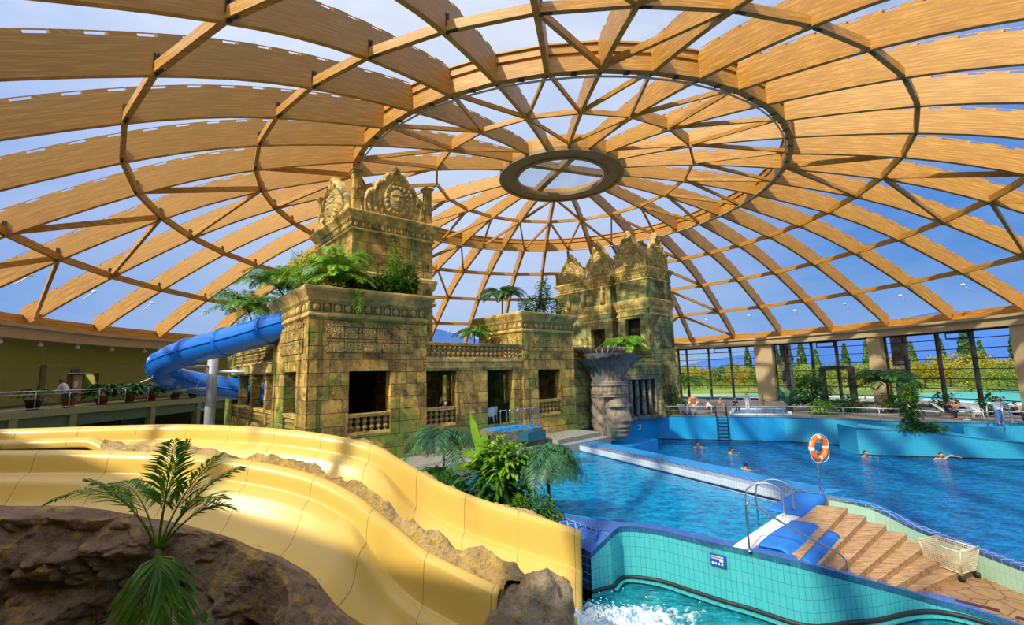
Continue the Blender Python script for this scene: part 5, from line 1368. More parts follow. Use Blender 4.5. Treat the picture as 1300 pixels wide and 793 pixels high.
# foreground palm
fp = thing('potted_palm', 'foreground palm with one frond hanging down the brown rock wall', 'plant', (-4.22, 5.75, -.6))
MB().tube([(0,0,-1.1),(.02,0,1.2),(-.02,0,2.35),(-.03,0,2.75)], [.05,.045,.035,.03], 8).build('trunk', M['stem'], fp)
T_ = (-.03, 0, 2.72)
for end, mid in (((-1.28,-.1,3.33),(-.55,0,3.72)), ((-.85,.3,3.45),(-.35,.1,3.5)), ((.28,-.3,4.02),(.02,0,3.5)), ((.10,.2,3.95),(-.05,0,3.4)), ((.62,0,3.80),(.15,0,3.4)), ((.80,-.2,3.35),(.35,0,3.45)), ((.55,.4,3.1),(.35,.1,3.3)), ((-.5,-.5,3.65),(-.2,-.2,3.4)), ((.75,.3,3.6),(.3,.1,3.5))):
    b = MB(); frond(b, bez(T_, mid, end, 10), .42, 30, .032, .25, 1.0, .014, .34); b.build('frond', M['palm'], fp)
for end, mid in (((.16,-.38,1.35),(.22,-.30,2.75)), ((.02,-.3,1.5),(.05,-.35,2.6)), ((.36,-.25,1.55),(.35,-.2,2.6))):
    b = MB(); frond(b, bez((T_[0]+.02,T_[1]-.02,2.68), mid, end, 12), .46, 40, .032, .45, 1.1, .014, .08); b.build('frond', M['palm'], fp)
bush('small broad-leaved green plant at the foot of the foreground rock', (-3.65, 5.6, .9), (.30,.25,.28), 40, .22, 'bush', 'leafy_shrub', stems=4)
# middle planting between rear slide and temple
palm('airy feather palm in front of the temple window with the bather', (-2.5, 16.6, 0), 1.75, 26, 2.0, .50, 'bluegreen', (0,0), .50, .04, 34, .040, droop=1.5)
palm('low feather palm left of the banana plant by the rear slide', (-2.6, 15.6, -.3), 1.1, 18, 1.3, .42, 'palmdark', (0,0), .40, .04, 30, .045, droop=1.4)
palm('drooping palm hanging over the raised pool corner', (.98, 14.75, -.3), 1.9, 34, 1.45, .50, 'bluegreen', (.05,-.05), .40, .05, 36, .040, droop=2.1)
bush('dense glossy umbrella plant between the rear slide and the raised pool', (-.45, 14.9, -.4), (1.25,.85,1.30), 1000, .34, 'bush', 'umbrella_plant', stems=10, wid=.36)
bush('foliage coloured lighter as if sunlit on top of the glossy umbrella plant', (-.30, 14.75, .75), (1.0,.7,.75), 420, .32, 'bright', 'umbrella_plant', stems=4, wid=.36)  # lighter leaf colour on the top stands in for sunlight
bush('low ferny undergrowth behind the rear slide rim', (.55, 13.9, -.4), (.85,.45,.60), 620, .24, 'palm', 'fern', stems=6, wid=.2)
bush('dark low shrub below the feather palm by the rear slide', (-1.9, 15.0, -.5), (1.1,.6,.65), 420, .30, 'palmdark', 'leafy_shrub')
bn = thing('banana_plant', 'banana plant with upright bright green leaves beside the umbrella plant', 'plant', (-1.05, 15.0, .35))
MB().tube([(0,0,-.5),(0,0,1.3)], [.09,.06], 8).build('stem', M['stem'], bn)
for d, L, W, z_, bd in (((-.25,0,1),1.55,.26,1.0,-.05), ((.10,-.1,1),1.1,.34,.9,.05), ((-.7,-.1,.75),1.0,.30,.9,.25), ((.75,0,.6),1.0,.36,.9,.4), ((-.95,-.2,.25),.95,.26,.8,.2), ((.3,-.6,.5),.8,.34,.9,.5)):
    b = MB(); leaf(b, (0,0,z_), d, L, W, bd, Vector((0,1,.2))); b.build('leaf', M['banana'], bn)
# front pavilion roof
def rp(u, v, z=8.4): return tuple(tw(u, v, z))
palm('bright feathery fern palm spilling over the front pavilion cornice', rp(1.5,.7,8.35), .35, 60, 2.3, .42, 'bright', (0,0), 1.05, .09, 44, .045, droop=1.15)
bush('clump of bamboo-like shrub on the left of the front pavilion roof', rp(.5,2.2,8.3), (1.2,1.5,1.25), 1500, .22, 'bright', 'bamboo_clump', stems=14, wid=.26)
palm('feather palm leaning out over the blue tube slide', rp(.1,4.6,8.3), .6, 34, 2.6, .55, 'palm', (-.4,0), .65, .05, 30, .065)
palm('green palm overhanging the side arcade terrace', rp(-.3,9.2,6.0), 2.1, 38, 2.9, .6, 'palm', (-.5,0), .7, .05, 30, .065)
bush('dark leafy shrub along the front pavilion cornice', rp(2.6,.9,8.25), (1.3,.7,.55), 620, .24, 'palmdark', 'leafy_shrub')
bush('mid green leafy shrub on the right of the front pavilion roof', rp(4.2,.7,8.25), (1.5,.7,.78), 900, .24, 'bush', 'leafy_shrub')
bush('tall yellow-green climber standing against the left tower', rp(4.75,1.2,8.3), (.50,.5,1.75), 800, .21, 'bright', 'climbing_plant')
bush('dark green shrub at the right end of the front pavilion roof', rp(5.55,.9,8.3), (.6,.5,1.15), 560, .24, 'palmdark', 'leafy_shrub')
bush('hanging fern trailing down over the pavilion medallion frieze', rp(2.05,-.5,7.15), (.32,.12,.65), 200, .20, 'bright', 'fern', stems=3, wid=.2)
# second pavilion roof
palm('small palm on the left of the smaller pavilion roof', rp(13.6,2.6,8.0), 1.3, 26, 2.3, .5, 'palmdark', (0,0), .6, .05, 28, .075)
bush('round green shrub in the middle of the smaller pavilion roof', rp(14.9,1.0,7.95), (1.15,.8,.85), 760, .20, 'bush', 'leafy_shrub')
bush('tall pointed shrub on the smaller pavilion roof', rp(16.0,.9,7.95), (.62,.6,1.6), 820, .19, 'palmdark', 'conifer_shrub')
bush('low green shrub at the right edge of the smaller pavilion roof', rp(17.2,.7,7.95), (.75,.6,.8), 460, .18, 'bush', 'leafy_shrub')
palm('small palm on the roof terrace behind the balustrade', rp(11.6,3.2,5.0), 1.8, 20, 1.8, .4, 'palm', (0,0), .5, .05, 24, .08)
palm('sunlit fern palm on the terrace between giant head and tower', rp(26.8,2.0,5.0), .9, 44, 2.7, .6, 'bright', (0,0), .65, .09, 30, .09)
# deck plants
bush('dense dark ficus tree at the foot of the right tower', (14.1, 43.6, 0), (1.35,1.2,1.6), 900, .34, 'palmdark', 'ficus_tree')
palm('slim palm on the deck beside the carved tower windows', (17.2, 46.5, 0), 2.8, 14, 2.6, .6, 'palm', (.3,0), .5, .07, 24, .11)
bush('yellow green shrub at the windows beside the slim palm', (16.0, 46.0, 0), (1.0,.8,1.0), 300, .4, 'bright', 'leafy_shrub')
ag = thing('agave', 'large sword-leaved agave on the far deck', 'plant', (25.2, 43.0, 0))
b = MB()
for i in range(34):
    a = 2*pi*i/34*5.1; el = random.uniform(.15, 1.3); leaf(b, (0,0,.5), (cos(a)*cos(el), sin(a)*cos(el), sin(el)+.25), random.uniform(2.0,3.0), .26, .22)
b.build('leaves', M['bluegreen'], ag); MB().tube([(0,0,0),(0,0,.6)], .3, 8).build('trunk', M['trunk'], ag)
bush('big dark green shrub between the agave and the door frame', (28.0, 44.2, 0), (2.1,1.5,2.0), 900, .45, 'palmdark', 'leafy_shrub')
bush('low green shrub behind the deck railing below the door frame', (29.2, 41.2, 0), (2.0,1.1,.75), 520, .36, 'bush', 'leafy_shrub')
bush('light green shrub beside the orange chair', (26.4, 40.4, 0), (1.2,.8,.6), 330, .32, 'bright', 'leafy_shrub')
palm('wide arching palm in front of the beige column', (33.2, 41.5, 0), 2.4, 22, 3.6, .8, 'palmdark', (0,0), .6, .12, 28, .12)
bush('green understory shrub at the foot of the arching palm', (32.6, 40.3, 0), (1.6,1.1,.9), 420, .36, 'bush', 'leafy_shrub')
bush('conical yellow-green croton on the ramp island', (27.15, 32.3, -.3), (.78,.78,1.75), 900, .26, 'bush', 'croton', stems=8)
bush('upper leaves of the croton on the ramp island, coloured as if sunlit', (27.25, 32.2, 1.2), (.45,.45,.95), 260, .24, 'bright', 'croton', stems=3)  # brighter leaf material paints sunshine onto the crown
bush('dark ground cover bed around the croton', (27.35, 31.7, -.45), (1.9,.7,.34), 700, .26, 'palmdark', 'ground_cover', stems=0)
bush('dark shrub at the windows right of the ramp island', (36.2, 39.5, 0), (1.2,1.0,1.0), 330, .35, 'palmdark', 'leafy_shrub')
bush('rounded dark shrub near the loungers by the window', (37.6, 37.0, 0), (1.1,1.0,.8), 300, .35, 'palmdark', 'leafy_shrub')
# gallery planters
def planter(label, loc, dark=False, s_=1.0):
    e = thing('potted_plant', label, 'plant', loc, 0, 'potted plants along the gallery')
    MB().lathe([(.26,0),(.36,.5),(.40,.52),(.40,.58),(.33,.58),(.3,.5)], n=14).build('pot', M['potdark' if dark else 'pot'], e)
    b = MB()
    for i in range(170 if not dark else 40):
        a = random.uniform(0, 2*pi); el = random.uniform(0, 1.3); L = random.uniform(.4,.8)*s_
        p = Vector((cos(a)*cos(el)*.35*s_, sin(a)*cos(el)*.35*s_, .65+.45*sin(el)*s_)); leaf(b, p, (cos(a), sin(a), .5*sin(el)), L*.75, .17*s_, .5)
    b.build('foliage', M['palmdark'], e); return e
for i, (x, y, lab, dk_) in enumerate(((-27.3,26.5,'sparse plant in a wide black pot nearest the picture edge',True), (-27.0,28.3,'dark potted plant in a red pot just right of the person in white',False), (-27.4,31.0,'bushy plant in a red pot right of the gallery doorway',False),
        (-27.4,33.2,'bushy potted plant, second right of the gallery doorway',False), (-27.4,35.2,'potted plant directly left of the blue tube slide bend',False), (-27.4,37.65,'potted plant seen through the blue tube slide loop',False), (-27.4,39.8,'potted plant closest to the side arcade on the gallery',False))):
    planter(lab, (x, y, 2.7), dk_, 1.45 if i not in (0, 1) else 1.2 if i == 0 else .6)
b = MB(); tb = thing('bin', 'black bin at the picture edge of the gallery', 'bin', (-27.2, 23.4, 2.7)); MB().lathe([(.3,0),(.36,.9),(.38,.95),(.2,1.05)], n=14).build('bin_body', M['potdark'], tb); MB().lathe([(.38,.95),(.38,1.0),(.2,1.12),(.0,1.14)], n=14).build('lid', M['black'], tb)

# ---------------------------------------------------------------- people
def person(label, loc, rotz, J, skin_all=False, top=None, bottom=None, scale=1.0, vox=.022, hairc='hair', group=None, wet=False):
    """J: joints in local metres. One remeshed body plus hair and clothes."""
    e = thing('person', label, 'person', loc, rotz, group); e.scale = (scale,)*3
    b = MB(); V = Vector
    def limb(names, rs):
        pts = [V(J[n]) for n in names if n in J]
        if len(pts) < 2: return None
        P = []; Rr = []
        for i in range(len(pts)-1):
            for k in range(5): t = k/5; P.append(pts[i].lerp(pts[i+1], t)); Rr.append(rs[i]+(rs[i+1]-rs[i])*t)
        P.append(pts[-1]); Rr.append(rs[len(pts)-1]); return P, Rr
    L = {}
    L['torso'] = limb(['pelvis','waist','chest','neck'], [.145,.125,.155,.06])
    for s_ in 'lr':
        L['arm'+s_] = limb(['sh'+s_,'el'+s_,'wr'+s_], [.060,.042,.030]); L['leg'+s_] = limb(['hip'+s_,'kn'+s_,'an'+s_], [.092,.060,.040])
        L['cl'+s_] = limb(['chest','sh'+s_], [.10,.065])
    for k, v in L.items():
        if v: b.tube(v[0], v[1], 10)
    hd = V(J['head']); nk = V(J['neck']); up = (hd-nk).normalized(); fwd = V(J.get('face', (0,-1,0))).normalized()
    b.tube([nk, nk.lerp(hd, .6)], [.055,.05], 8); b.sphere(hd, .098, 14, 10, (1,1.02,1.22)); 
    b.sphere(hd + fwd*.10 - up*.01, .022, 8, 6, (1,1,1.3)); b.sphere(hd + fwd*.07 - up*.085, .045, 8, 6)
    sd = fwd.cross(up).normalized()
    for q in (-1, 1): b.sphere(hd + sd*q*.098, .026, 8, 6, (1,1,1.3)); 
    for s_ in 'lr':
        if 'wr'+s_ in J:
            w_ = V(J['wr'+s_]); d = (w_-V(J['el'+s_])).normalized(); b.sphere(w_ + d*.05, .042, 8, 6)
            si = d.cross(V((0,0,1)))
            if si.length < .1: si = V((1,0,0))
            si.normalize(); dn = si.cross(d)
            for q, ln in ((-.030,.075),(-.010,.088),(.010,.082),(.030,.065)): b.tube([w_ + d*.06 + si*q, w_ + d*(.06+ln*.6) + si*q*1.2, w_ + d*(.06+ln) + si*q*1.2 + dn*.02], [.012,.011,.009], 6)
            b.tube([w_ + d*.03 + si*.035, w_ + d*.075 + si*.07], [.013,.010], 6)
        if 'an'+s_ in J: a_ = V(J['an'+s_]); b.tube([a_ + V((0,.05,-.05)), a_ + V((0,-.08,-.06)), a_ + V((0,-.17,-.065))], [.042,.042,.028], 8)
    o = b.build('body', M['skin'], e); mo = o.modifiers.new('one surface', 'REMESH'); mo.mode = 'VOXEL'; mo.voxel_size = vox; mo.use_smooth_shade = True
    h = MB(); 
    def hf(u, v):
        th = 2*pi*u; ph = pi*.60*v; dd = V((sin(ph)*cos(th), sin(ph)*sin(th)*1.05, cos(ph)*1.22)); f_ = max(0, dd.normalized().dot(fwd)); 
        return tuple(hd + dd*(.112 - .03*f_*v) - fwd*.012 + V((0,0,.008)))
    h.grid(hf, 18, 10); h.build('hair', M[hairc], e)
    if top:
        c = MB()
        for k in ('torso','cll','clr'): 
            if L.get(k): c.tube(L[k][0][:-2], [r+.018 for r in L[k][1][:-2]], 12)
        for k in ('arml','armr'):
            if L.get(k): n_ = len(L[k][0])*3//5 if top != 'shirt' else len(L[k][0])-2; c.tube(L[k][0][:n_], [r+.018 for r in L[k][1][:n_]], 10)
        o = c.build('shirt', M[top], e); mo = o.modifiers.new('one surface', 'REMESH'); mo.mode = 'VOXEL'; mo.voxel_size = vox; mo.use_smooth_shade = True
    if bottom:
        c = MB(); 
        if L['torso']: c.tube(L['torso'][0][:5], [r+.014 for r in L['torso'][1][:5]], 12)
        for k in ('legl','legr'):
            if L.get(k): n_ = 5 if bottom == 'trunks' else len(L[k][0]); c.tube(L[k][0][:n_], [r+.016 for r in L[k][1][:n_]], 10)
        o = c.build('shorts' if bottom == 'trunks' else 'trousers', M['cloth_blue' if bottom == 'trunks' else bottom], e); mo = o.modifiers.new('one surface', 'REMESH'); mo.mode = 'VOXEL'; mo.voxel_size = vox; mo.use_smooth_shade = True
    return e
STAND = dict(pelvis=(0,0,.93), waist=(0,0,1.1), chest=(0,0,1.32), neck=(0,0,1.5), head=(0,-.01,1.64), shl=(.19,0,1.42), shr=(-.19,0,1.42), ell=(.25,.02,1.14), elr=(-.25,.02,1.14), wrl=(.26,-.08,.90), wrr=(-.26,-.08,.90),
             hipl=(.09,0,.90), hipr=(-.09,0,.90), knl=(.10,-.01,.48), knr=(-.10,-.01,.48), anl=(.10,.02,.08), anr=(-.10,.02,.08))
SIT = dict(pelvis=(0,0,.50), waist=(0,-.02,.66), chest=(0,-.06,.88), neck=(0,-.10,1.06), head=(0,-.15,1.20), shl=(.19,-.08,.98), shr=(-.19,-.08,.98), ell=(.24,-.20,.74), elr=(-.24,-.20,.74), wrl=(.12,-.42,.66), wrr=(-.12,-.42,.66),
           hipl=(.10,-.03,.48), hipr=(-.10,-.03,.48), knl=(.12,-.45,.48), knr=(-.12,-.45,.48), anl=(.12,-.45,.07), anr=(-.12,-.45,.07))
BEND = dict(STAND); BEND.update(pelvis=(0,.08,.95), waist=(0,.0,1.12), chest=(0,-.14,1.32), neck=(0,-.26,1.47), head=(0,-.34,1.58), shl=(.18,-.18,1.40), shr=(-.18,-.18,1.40), ell=(.22,-.32,1.10), elr=(-.22,-.32,1.10), wrl=(.16,-.58,.84), wrr=(-.16,-.58,.84), hipl=(.09,.09,.9), hipr=(-.09,.09,.9))
LEAN = dict(pelvis=(0,.25,.80), waist=(0,.16,.95), chest=(0,.02,1.12), neck=(0,-.10,1.27), head=(.04,-.16,1.42), shl=(.21,-.03,1.20), shr=(-.21,-.03,1.20), ell=(.34,-.16,1.06), elr=(-.34,-.14,1.06), wrl=(.10,-.22,1.06), wrr=(-.12,-.22,1.06),
            hipl=(.09,.26,.78), hipr=(-.09,.26,.78), knl=(.10,.24,.42), knr=(-.10,.24,.42), anl=(.10,.30,.08), anr=(-.10,.30,.08))
SWIM = dict(pelvis=(0,.45,-.55), waist=(0,.30,-.42), chest=(0,.12,-.25), neck=(0,.0,-.06), head=(0,-.04,.10), shl=(.19,.05,-.12), shr=(-.19,.05,-.12), ell=(.36,-.12,-.16), elr=(-.36,-.12,-.16), wrl=(.42,-.34,-.14), wrr=(-.42,-.34,-.14))
person('person in a white shirt and dark trousers bending on the gallery by the doorway', (-28.3, 29.4, 2.7), R(-75), BEND, top='shirt', bottom='cloth_dark')
p = tw(7.35, .33, 1.15); person('bare-chested bather leaning on the stone balustrade of the temple window', tuple(p), TA, LEAN, bottom='trunks', vox=.018)
p = tw(7.75, 1.25, 1.15); person('dark-haired person in dark clothes standing inside the temple window behind the bather', tuple(p), TA+.6, STAND, top='cloth_dark', bottom='cloth_dark')
for lab, loc, rz, J, tp, bt in (
    ('person in a white shirt sitting on the far deck above the wall ladder', (17.0,41.3,.15), R(60), SIT, 'shirt', 'cloth_dark'),
    ('person in a dark top sitting on the far deck by the small blue pool', (20.6,43.9,.1), R(10), SIT, 'cloth_dark', 'cloth_dark'),
    ('pale-dressed person standing on the far deck behind the small pool', (23.0,46.3,0), R(-30), STAND, 'shirt', 'shirt'),
    ('bare-armed person sitting left of the pale-dressed person on the far deck', (19.3,44.2,.1), R(30), SIT, None, 'trunks'),
    ('bather sitting by the beige column on the far deck', (24.0,45.3,.1), R(-20), SIT, None, 'trunks'),
    ('person in a dark blue top at the table by the ramp island', (31.9,34.7,.05), R(20), SIT, 'cloth_dark', 'cloth_dark'),
    ('bare-shouldered person at the table by the ramp island, right of the dark blue top', (32.8,35.0,.05), R(-60), SIT, None, 'trunks'),
    ('person in white standing by the pool rails near the right picture edge', (32.3,31.4,0), R(-10), STAND, 'shirt', 'cloth_blue'),
    ('person in dark clothes sitting at the right picture edge beside a white table', (34.2,32.3,.05), R(30), SIT, 'cloth_dark', 'cloth_dark')):
    person(lab, loc, rz, J, top=tp, bottom=bt, vox=.03)
for lab, loc, rz in (('swimmer with dark hair nearest the wall ladder in the big pool', (14.4,37.4), 0), ('swimmer in the middle of the big pool, right of the giant head', (15.6,34.4), 1), ('swimmer closest to the raised pool ledge in the big pool', (13.95,29.0), 2),
                     ('bather in front of the ramp island, left of the pair', (23.5,32.0), .3), ('bather with an arm out of the water in front of the ramp island', (27.4,30.7), -.4)):
    J = dict(SWIM)
    if 'arm' in lab: J.update(ell=(.42,-.05,.10), wrl=(.75,-.12,.02))
    person(lab, (loc[0], loc[1], WW+.14), rz, J, vox=.025, scale=1.15)
for lab, loc in (('bather in the small deck pool in front of the beige column', (21.3,41.4)), ('second bather in the small deck pool, right of the first', (22.7,41.1))):
    person(lab, (loc[0], loc[1], .16), .5, SWIM, vox=.03)

# ---------------------------------------------------------------- deck furniture
dp = thing('deck_pool', 'small bright blue pool in the far deck behind the railing', 'pool')
q = [(19.1,41.5),(23.6,40.3),(26.4,45.2),(21.9,47.0)]
MB().prism(q, -.1, .05).build('water', M['water_a'], dp); b = MB(); b.prism(q, -.12, .02); b.build('pool_floor', M['basin_lit'], dp)
for i in range(4): a_, c_ = q[i], q[(i+1)%4]; b = MB(); b.beam((*a_, .06), (*c_, .06), .3, .12); b.build('coping', M['rim_white'], dp)
rr = thing('deck_railing', 'low steel railing along the top of the light blue back wall', 'railing')
ps = [(12.9,42.4),(15.3,41.6),(17.2,40.95),(18.7,40.45),(20.5,39.85),(22.4,39.2),(24.0,38.0),(25.6,36.6),(27.2,35.1),(28.7,33.9)]
MB().tube([(x,y,.85) for x, y in ps], .035, 6).build('handrail', M['pipe'], rr); MB().tube([(x,y,.45) for x, y in ps], .02, 6).build('mid_rail', M['pipe'], rr)
for x, y in ps: MB().tube([(x,y,0),(x,y,.85)], .03, 6).build('post', M['pipe'], rr)
def lounger(label, loc, rz, mat='white'):
    e = thing('sun_lounger', label, 'sun lounger', loc, rz, 'white sun loungers on the far deck')
    MB().box(-.32,.32,-1.2,.2,.34,.40).build('seat', M[mat], e)
    b = MB(); b.beam((0,.2,.38), (0,.85,.95), .62, .05, up=(0,-.6,.8)); b.build('backrest', M[mat], e)
    for x in (-.28,.28):
        for y in (-1.1,.15): MB().tube([(x,y,0),(x,y,.35)], .025, 6).build('leg', M['steel'], e)
    return e
def chair(label, loc, rz, mat='white', group='white plastic chairs'):
    e = thing('deck_chair', label, 'chair', loc, rz, group)
    MB().box(-.25,.25,-.25,.22,.40,.44).build('seat', M[mat], e)
    b = MB(); b.beam((0,.22,.42), (0,.36,.92), .5, .035, up=(0,-.9,.3)); b.build('backrest', M[mat], e)
    for x in (-.23,.23):
        for y in (-.22,.2): MB().tube([(x*1.1,y*1.1,0),(x,y,.42)], .02, 6).build('leg', M[mat], e)
        MB().tube([(x*1.1,-.22,.42),(x*1.15,-.24,.62),(x*1.15,.28,.66)], .02, 6).build('armrest', M[mat], e)
    return e
for lab, loc, rz in (('white lounger on the far deck nearest the ficus', (13.9,43.1,0), 2.6), ('white lounger below the distant lifebuoy', (15.4,42.7,0), 2.5), ('white lounger left of the seated person in white', (16.2,42.9,0), 2.7), ('white lounger behind the seated person in white', (17.9,43.3,0), 2.6),
                     ('white lounger right of the ramp island, by the dark shrub', (32.4,37.6,0), .6), ('white lounger between the dark shrub and the deck table', (34.0,37.0,0), .6), ('white lounger at the window, rightmost of the row', (35.6,36.3,0), .6), ('white lounger under the arching palm', (31.0,41.0,0), .5)):
    lounger(lab, loc, rz)
for lab, loc, rz in (('white chair in the dark temple doorway behind the basin railing', tuple(tw(11.0,.9,1.13)), TA+2.6), ('second white chair deeper inside the temple doorway', tuple(tw(11.8,1.7,1.13)), TA+2.9)):
    chair(lab, loc, rz, 'rim_white', 'chairs in the temple doorway')
chair('orange chair under the arching palm', (31.1,42.2,.0), .2, 'orange', None)
for lab, loc, rz in (('white chair at the deck table behind the ramp island', (33.4,34.1,0), 1.0), ('cream chair by the window right of the deck table', (34.6,35.2,0), -.5), ('white chair beside the small white table at the picture edge', (33.3,31.9,0), .8)):
    chair(lab, loc, rz)
M['tabletop'] = M['white']
for lab, loc in (('round white table among the seated people by the ramp island', (32.6,34.0,0)), ('white table near the right picture edge', (33.7,32.0,0))):
    e = thing('deck_table', lab, 'table', loc, 0, 'white deck tables'); MB().lathe([(.5,.70),(.5,.74)], n=20).build('tabletop', M['white'], e); MB().lathe([(.25,0),(.22,.04),(.05,.08),(.05,.70)], n=12).build('pedestal', M['white'], e)
e = thing('pool_exit_rail', 'pair of looped steel rails at the right end of the deck', 'handrail')
for dx in (0, 1.0): MB().tube(smooth([(30.7+dx,30.6,-.3),(30.7+dx,30.6,.9),(31.0+dx,30.8,1.3),(31.5+dx,31.0,1.3),(31.8+dx,31.2,.9),(31.8+dx,31.2,0)],4), .035, 8).build('rail', M['steel'], e)
# thick dark portal standing at the windows
e = thing('door_portal', 'thick dark metal door portal standing in front of the windows', 'door frame', DC); e['kind'] = 'structure'
for a in (28.9, 24.0):
    c, s_ = cos(R(a)), sin(R(a)); b = MB(); b.beam((34.9*c,34.9*s_,0), (34.9*c,34.9*s_,3.9), .5, .5, (c,s_,0)); b.build('portal_post', M['frame'], e)
b = MB(); b.beam((34.9*cos(R(28.9)),34.9*sin(R(28.9)),3.85), (34.9*cos(R(24)),34.9*sin(R(24)),3.85), .5, .36); b.build('portal_lintel', M['frame'], e)

# ---------------------------------------------------------------- outside the windows
def m_lawn():
    t = NT('autumn lawn'); n = t.noise(t.tex(), .05, 4, .6); n2 = t.noise(t.tex(), 1.5, 4)
    return t.done(t.bsdf(t.mix(t.ramp(n, [(.4, (.10,.22,.02)), (.6, (.32,.36,.04))]), (.07,.15,.02), t.math('MULTIPLY', n2, .5)), .9))
lw = MB().prism(arc(38.6, 0, 360, 80)[:-1], -6, -5.9)
b = MB(); vs = []
for i in range(97):
    a = R(i*3.75)
    for r in (37.2, 70, 150, 400, 2600): vs.append((DC.x + r*cos(a), DC.y + r*sin(a), -.15))
b.add(vs, [(i*5+j, i*5+j+1, (i+1)*5+j+1, (i+1)*5+j) for i in range(96) for j in range(4)])
o = b.build('ground_lawn', m_lawn()); struct(o, 'green and yellow lawn outside the windows')
tp_ = MB(); tp_.prism([pol(a, 37.2)[:2] for a in range(-20, 80, 4)] + [pol(a, 50)[:2] for a in range(76, -24, -4)], -.3, -.12); struct(tp_.build('ground_terrace', plain('pale outdoor terrace', (.62,.58,.48), .8)), 'pale paved terrace outside the windows')
for lab, q in (('outdoor turquoise pool seen through the window right of the stone pillar', [(50,47),(76,62),(80,70),(48,64)]), ('outdoor turquoise pool seen through the rightmost window', [(58,33),(85,45),(90,62),(58,48)]), ('outdoor pool strip seen left of the beige column', [(22,66),(40,68),(42,74),(22,72)])):
    e = thing('outdoor_pool', lab, 'pool', (0,0,0), 0, 'outdoor pools'); MB().prism(q, -.2, -.08).build('water', plain('sunlit turquoise pool', (.10,.62,.66), .2), e)
    c = sum((Vector((*p, 0)) for p in q), Vector())/4; MB().prism([tuple((c + (Vector((*p, 0))-c)*1.06)[:2]) for p in q], -.2, -.10).build('rim', M['rim_white'], e)
for k_, (a, b_) in (('t_yellow', ((.20,.18,.01), (.50,.40,.02))), ('t_orange', ((.26,.12,.01), (.52,.26,.02))), ('t_green', ((.03,.10,.015), (.12,.24,.03))), ('t_lime', ((.12,.20,.015), (.34,.38,.03))), ('t_dark', ((.02,.07,.02), (.07,.16,.04)))): M[k_] = m_leaf(k_, a, b_, .3)
def tree_proto(kind, H, W, mat, n):
    e = thing(kind, 'tree', 'tree', (0,0,0)); b = MB(); random.seed(hash(mat) % 1000 if False else len(mat)*7+int(H))
    MB().tube([(0,0,0),(0,0,H*.35),(0.1,0,H*.7)], [.035*H,.028*H,.01*H], 7).build('trunk', M['trunk'], e)
    lobes = [(random.uniform(-.3,.3)*W, random.uniform(-.3,.3)*W, H*random.uniform(.35,.8), random.uniform(.28,.42)) for _ in range(6)] if kind != 'poplar_tree' else [(0,0,H*(.15+.12*i), .30*(1-abs(i-2.5)/5)) for i in range(7)]
    for i in range(n):
        cx, cy, cz, rr_ = random.choice(lobes); d = Vector((random.gauss(0,1), random.gauss(0,1), random.gauss(0,1))).normalized()
        p = Vector((cx, cy, cz)) + Vector((d.x*W*rr_*1.15, d.y*W*rr_*1.15, d.z*(W*rr_ if kind != 'poplar_tree' else H*.13)))*random.uniform(.75,1.05)
        u_ = d.cross(Vector((random.gauss(0,1), random.gauss(0,1), random.gauss(0,1)))).normalized(); v_ = d.cross(u_); s_ = H*.032*random.uniform(.7,1.4)
        o = len(b.v); b.v += [tuple(p-u_*s_), tuple(p+v_*s_*.8+d*s_*.4), tuple(p+u_*s_), tuple(p-v_*s_*.8-d*s_*.2)]; b.f.append((o,o+1,o+2,o+3)); b.sm.append(False)
    b.build('crown', M[mat], e); return e
TR = {}
for key, kind, H, W, mat, n in (('y','autumn_tree',6,6.5,'t_yellow',1500), ('o','autumn_tree',5,6,'t_orange',1300), ('g','green_tree',7,6,'t_green',1500), ('l','lime_tree',6,6,'t_lime',1500), ('p','poplar_tree',13,4.2,'t_dark',1300), ('b','green_bush',2.6,4,'t_lime',700), ('q','poplar_tree',11,4.0,'t_green',1300)):
    TR[key] = tree_proto(kind, H, W, mat, n)
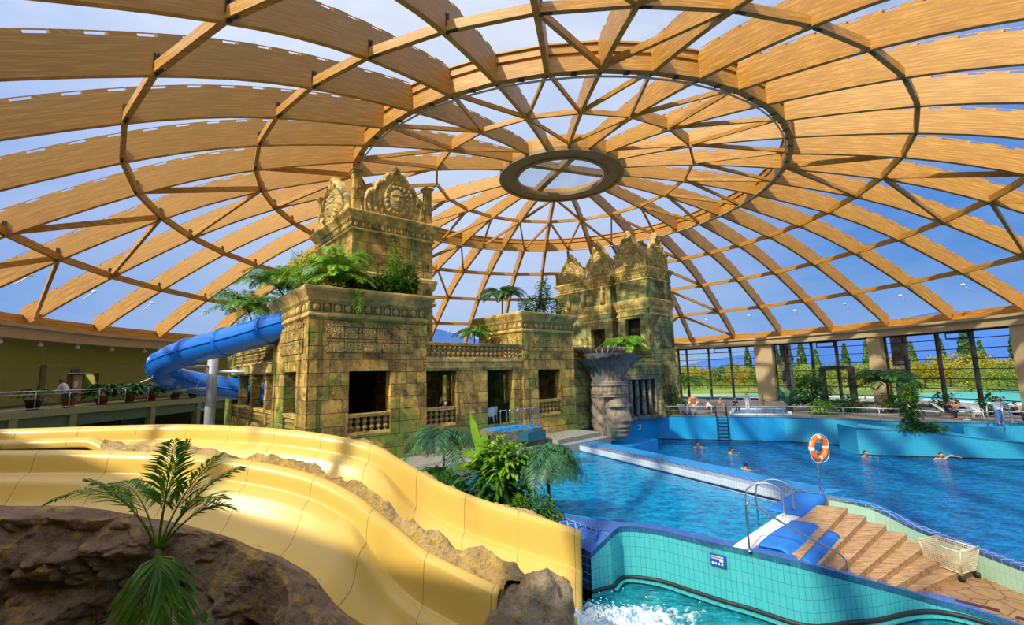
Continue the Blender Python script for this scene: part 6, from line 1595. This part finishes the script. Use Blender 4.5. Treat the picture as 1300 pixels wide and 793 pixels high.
used = set(); random.seed(5)
names = {'y':'golden yellow autumn tree','o':'orange autumn tree','g':'dark green round tree','l':'yellow-green tree','p':'tall dark poplar','b':'low yellow-green hedge bush','q':'tall mid green poplar'}
def put_tree(key, a, r, s_=1.0):
    loc = pol(a, r, -.15); grp = names[key] + 's outside the windows'; lab = names[key] + ' outside in the row beyond the glass'
    if key not in used:
        o = TR[key]; used.add(key); o.location = loc; o['group'] = grp; o['label'] = lab; o.scale = (s_,)*3
    else: o = dup(TR[key], loc, random.uniform(0, 6), lab, grp, s_)
for i in range(66):
    a = -6 + i*1.12 + random.uniform(-.5,.5); r = random.uniform(78, 98)
    key = random.choice('yyyol' if a < 12 else 'ylyog' if a < 30 else 'glylgy'); put_tree(key, a, r, random.uniform(.50,.80))
for i in range(40): put_tree(random.choice('bbl' ), -5 + i*1.75 + random.uniform(-.5,.5), random.uniform(66,72), random.uniform(.42,.62))
for a in (3,11,12.5,27,29,31,33.5,35,36,39,41,44,45.5,47,50,52,53,55,58): put_tree(random.choice('pq'), a, random.uniform(128,150), random.uniform(.8,1.05))
for i in range(30): put_tree(random.choice('gly'), -6 + i*2.5, random.uniform(108,122), random.uniform(.7,1.0))
# distant hills
b = MB(); vs = []; n = 240
for i in range(n+1):
    a = R(-40 + 230*i/n); r = 2400; ad = degrees_ = -40 + 230*i/n
    h = 95 + 55*sin(a*3.1+.6) + 45*sin(a*7.3+1) + 12*noise.noise(Vector((a*14,0,0))) + (120*exp(-((ad-100)/14)**2)) + 60*exp(-((ad-8)/7)**2) + 75*exp(-((ad-44)/11)**2)
    for k, (rr_, zz) in enumerate(((r-500, -10), (r-200, h*.45), (r, max(20, h)), (r+300, -20))): vs.append((rr_*cos(a), rr_*sin(a), zz))
b.add(vs, [(i*4+j, i*4+j+1, (i+1)*4+j+1, (i+1)*4+j) for i in range(n) for j in range(3)], True)
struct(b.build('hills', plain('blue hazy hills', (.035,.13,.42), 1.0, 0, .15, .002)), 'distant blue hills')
